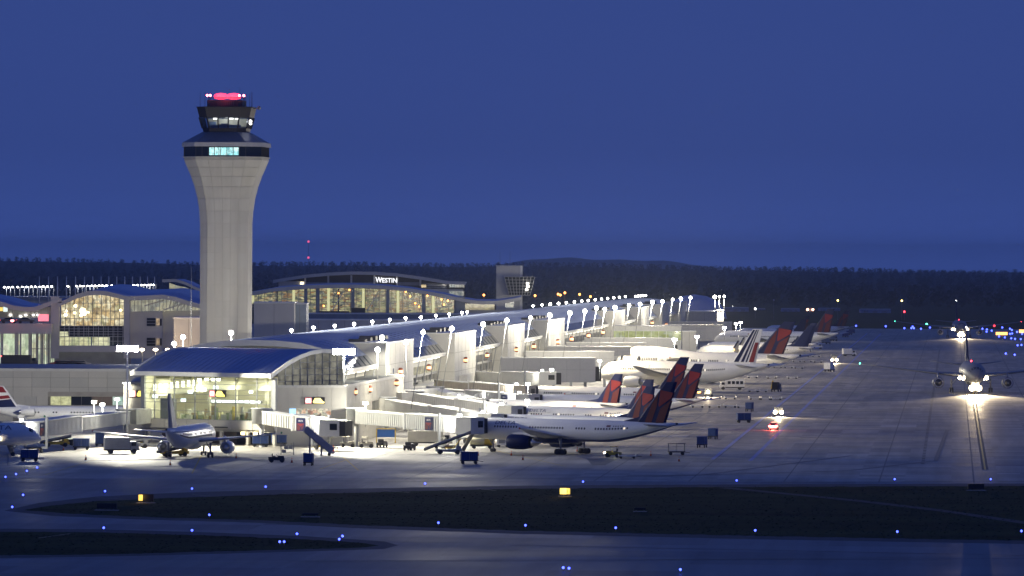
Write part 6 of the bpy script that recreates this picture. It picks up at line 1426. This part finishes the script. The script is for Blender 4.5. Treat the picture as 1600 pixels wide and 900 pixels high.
t = newthing('work_stand', 'scaffold work stand and gear below the left edge nose', 'work stand'); put(t, 6, 727, .3)
for x in (-1, .8):
    for y in (-.5, .5): MB().bar((x, y, 0), (x * .8, y, 2.1), .07, .07).build('leg', GREY, t)
MB().box(-.9, .75, -.6, .6, 2.1, 2.2).build('platform', GREY, t)
t = newthing('tank_trailer', 'yellow and white tank trailer behind the nearest airliner nose', 'tank trailer'); put(t, 753, 701, .1)
MB().lathe([(-2.3, .3), (-2.1, .75), (.4, .75), (.9, .75), (2.1, .75), (2.3, .3)], 'x', (0, 0, 1.35), 14, 0, True, lambda k, i: 1 if k >= 2 else 0).build('tank', [mat('cream tank', (.6, .56, .36), .4), YELP], t); MB().box(-2.2, 2.2, -.6, .6, .45, .62).build('chassis', DARK, t); wheels(t, (-1.5, 1.5), (-.6, .6), .32)
t = newthing('ground_power_unit', 'white box power unit behind the nearest airliner engine', 'power unit'); put(t, 786, 699, .1); MB().box(-1.2, 1.2, -.7, .7, .5, 1.9).build('casing', WHITE, t); MB().box(-.9, .3, -.73, -.7, .8, 1.5).build('vent_panel', GREY, t); wheels(t, (-.8, .8), (-.6, .6), .26)
t = newthing('equipment_rack', 'grey wire equipment rack beside the empty jet bridge wheels', 'rack'); put(t, 449, 711, .1)
for x in (-1.2, 1.1):
    for y in (-.5, .5): MB().box(x, x + .08, y - .04, y + .04, 0, 2.3).build('post', GREY, t)
for z in (.4, 1.1, 1.8): MB().box(-1.2, 1.2, -.5, .5, z, z + .06).build('shelf', GREY, t)
for x0, z in ((-1, .46), (.2, 1.16), (-.6, 1.16)): MB().box(x0, x0 + .7, -.4, .4, z, z + .5).build('crate', mat('pale crate', (.5, .47, .4), .6), t)
t = newthing('loading_rack', 'yellow framed blue screen rack under the near jet bridge', 'rack'); put(t, 603, 692, 0)
MB().box(-1.7, 1.7, -.1, .1, 1.1, 2.6).build('blue_panel', mat('blue panel', (.03, .12, .38), .4), t); b = MB().box(-1.9, -1.7, -.15, .15, 0, 2.8).box(1.7, 1.9, -.15, .15, 0, 2.8).box(-1.9, 1.9, -.15, .15, 2.62, 2.8); b.build('frame', YELP, t)
def make_cone():
    t = newthing('traffic_cone', 'x', 'traffic cone', 'safety cones round the aircraft'); MB().box(-.22, .22, -.22, .22, 0, .05).build('base', DARK, t); co_ = MB().cyl((0, 0, .05), (0, 0, .9), .17, .04, 10).build('cone', ORANGE, t); MB().cyl((0, 0, .45), (0, 0, .62), .112, .085, 10).build('white_band', WPAINT, co_); return t
cn = make_cone()
for i, (x, y, lab) in enumerate(((134, 719, 'safety cone on the bright apron right of the left edge nose'), (369, 716, 'safety cone right of the tail-on airliner engine'), (266, 727, 'safety cone in front of the tail-on airliner'), (99, 704, 'safety cone behind the curtained cart at left'), (817, 719, 'safety cone in front of the nearest airliner engine'), (799, 712, 'safety cone left of the nearest airliner engine'), (1017, 712.5, 'safety cone behind the nearest airliner tail'), (747, 712, 'safety cone at the nearest airliner nose wheel'), (456, 723, 'safety cone beside the dark low tug'), (902, 706, 'safety cone behind the nearest airliner main wheels'), (1061, 721, 'safety cone in the dark below the open cart'))):
    put(cn if i == 0 else copy_tree(cn), x, y, 0)['label'] = lab
# roadway vehicles and parked cars by the landside terminal
for i, (x, y, rz, lab) in enumerate(((14, 503.5, 0, 'car on the upper roadway at the far left, left one'), (40, 503.5, 0, 'car on the upper roadway at the far left, right one'))):
    p = P(x, y, 1446); c = make_car(mat('dark car paint', (.05, .05, .06), .3), lab); c.location = (p.x, 1446.5, pz2(20, 505, 1450) + .0); c.rotation_euler = (0, 0, rz)
    for yy in (-.6, .6): MB().box(-2.26, -2.2, yy - .2, yy + .2, .7, .95).build('tail_lamp', glow('tail lamp red', (1, .08, .08), 12), c)
t = thing('red_roadway_lamp', 'bright red lamp on the upper roadway at the far left', 'lamp', (P(20, 503, 1443).x, 1441.5, pz2(20, 505, 1450))); MB().cyl((0, 0, 0), (0, 0, .5), .08, .08, 6).build('post', GREY, t); MB().ball((0, 0, .7), .5, 8, 5, 0, .6).build('lamp', glow('hot roadway red', (1, .2, .2), 9), t)
t = thing('red_roadway_sign', 'red glowing sign panel on the upper roadway', 'sign', (P(68, 500, 1443).x, 1442.5, pz2(68, 505, 1450))); MB().cyl((0, 0, 0), (0, 0, .6), .1, .1, 6).build('post', GREY, t); MB().box(-1.3, 1.3, -.1, .1, .6, 2.3).build('panel', glow('red sign panel', (1, .15, .18), 1.4), t)
for i, (x, lab) in enumerate(((31, 'long dark bus below the lit lobby at the far left'),)):
    p = P(x, 571, 1425); c = make_truck(mat('black bus', (.02, .02, .022), .3), lab, 'bus', True, 9.0, 'bus'); c.location = (p.x, 1425, p.z - .3)
    MB().box(-4.6, -4.5, -.9, .9, 2.4, 2.8).build('tail_lamp', glow('tail lamp red', (1, .08, .08), 12), c)
dk = MB().box(px2(-60, 1425), px2(205, 1425), 1400, 1452, P(31, 571, 1425).z - 1.3, P(31, 571, 1425).z - .3).build('terminal_forecourt', GREY, kind='structure')
for i in range(6):
    x = 93 + i * 7.2; c = make_car(mat('parked car paint %d' % (i % 3), ((.3, .05, .04), (.3, .3, .32), (.45, .42, .36))[i % 3], .3), 'parked car in the row below the terminal base wall, %s from the left' % ORD[i]); c.location = (px2(x, 1430), 1430, P(31, 571, 1425).z - .3); c['group'] = 'cars parked below the terminal'
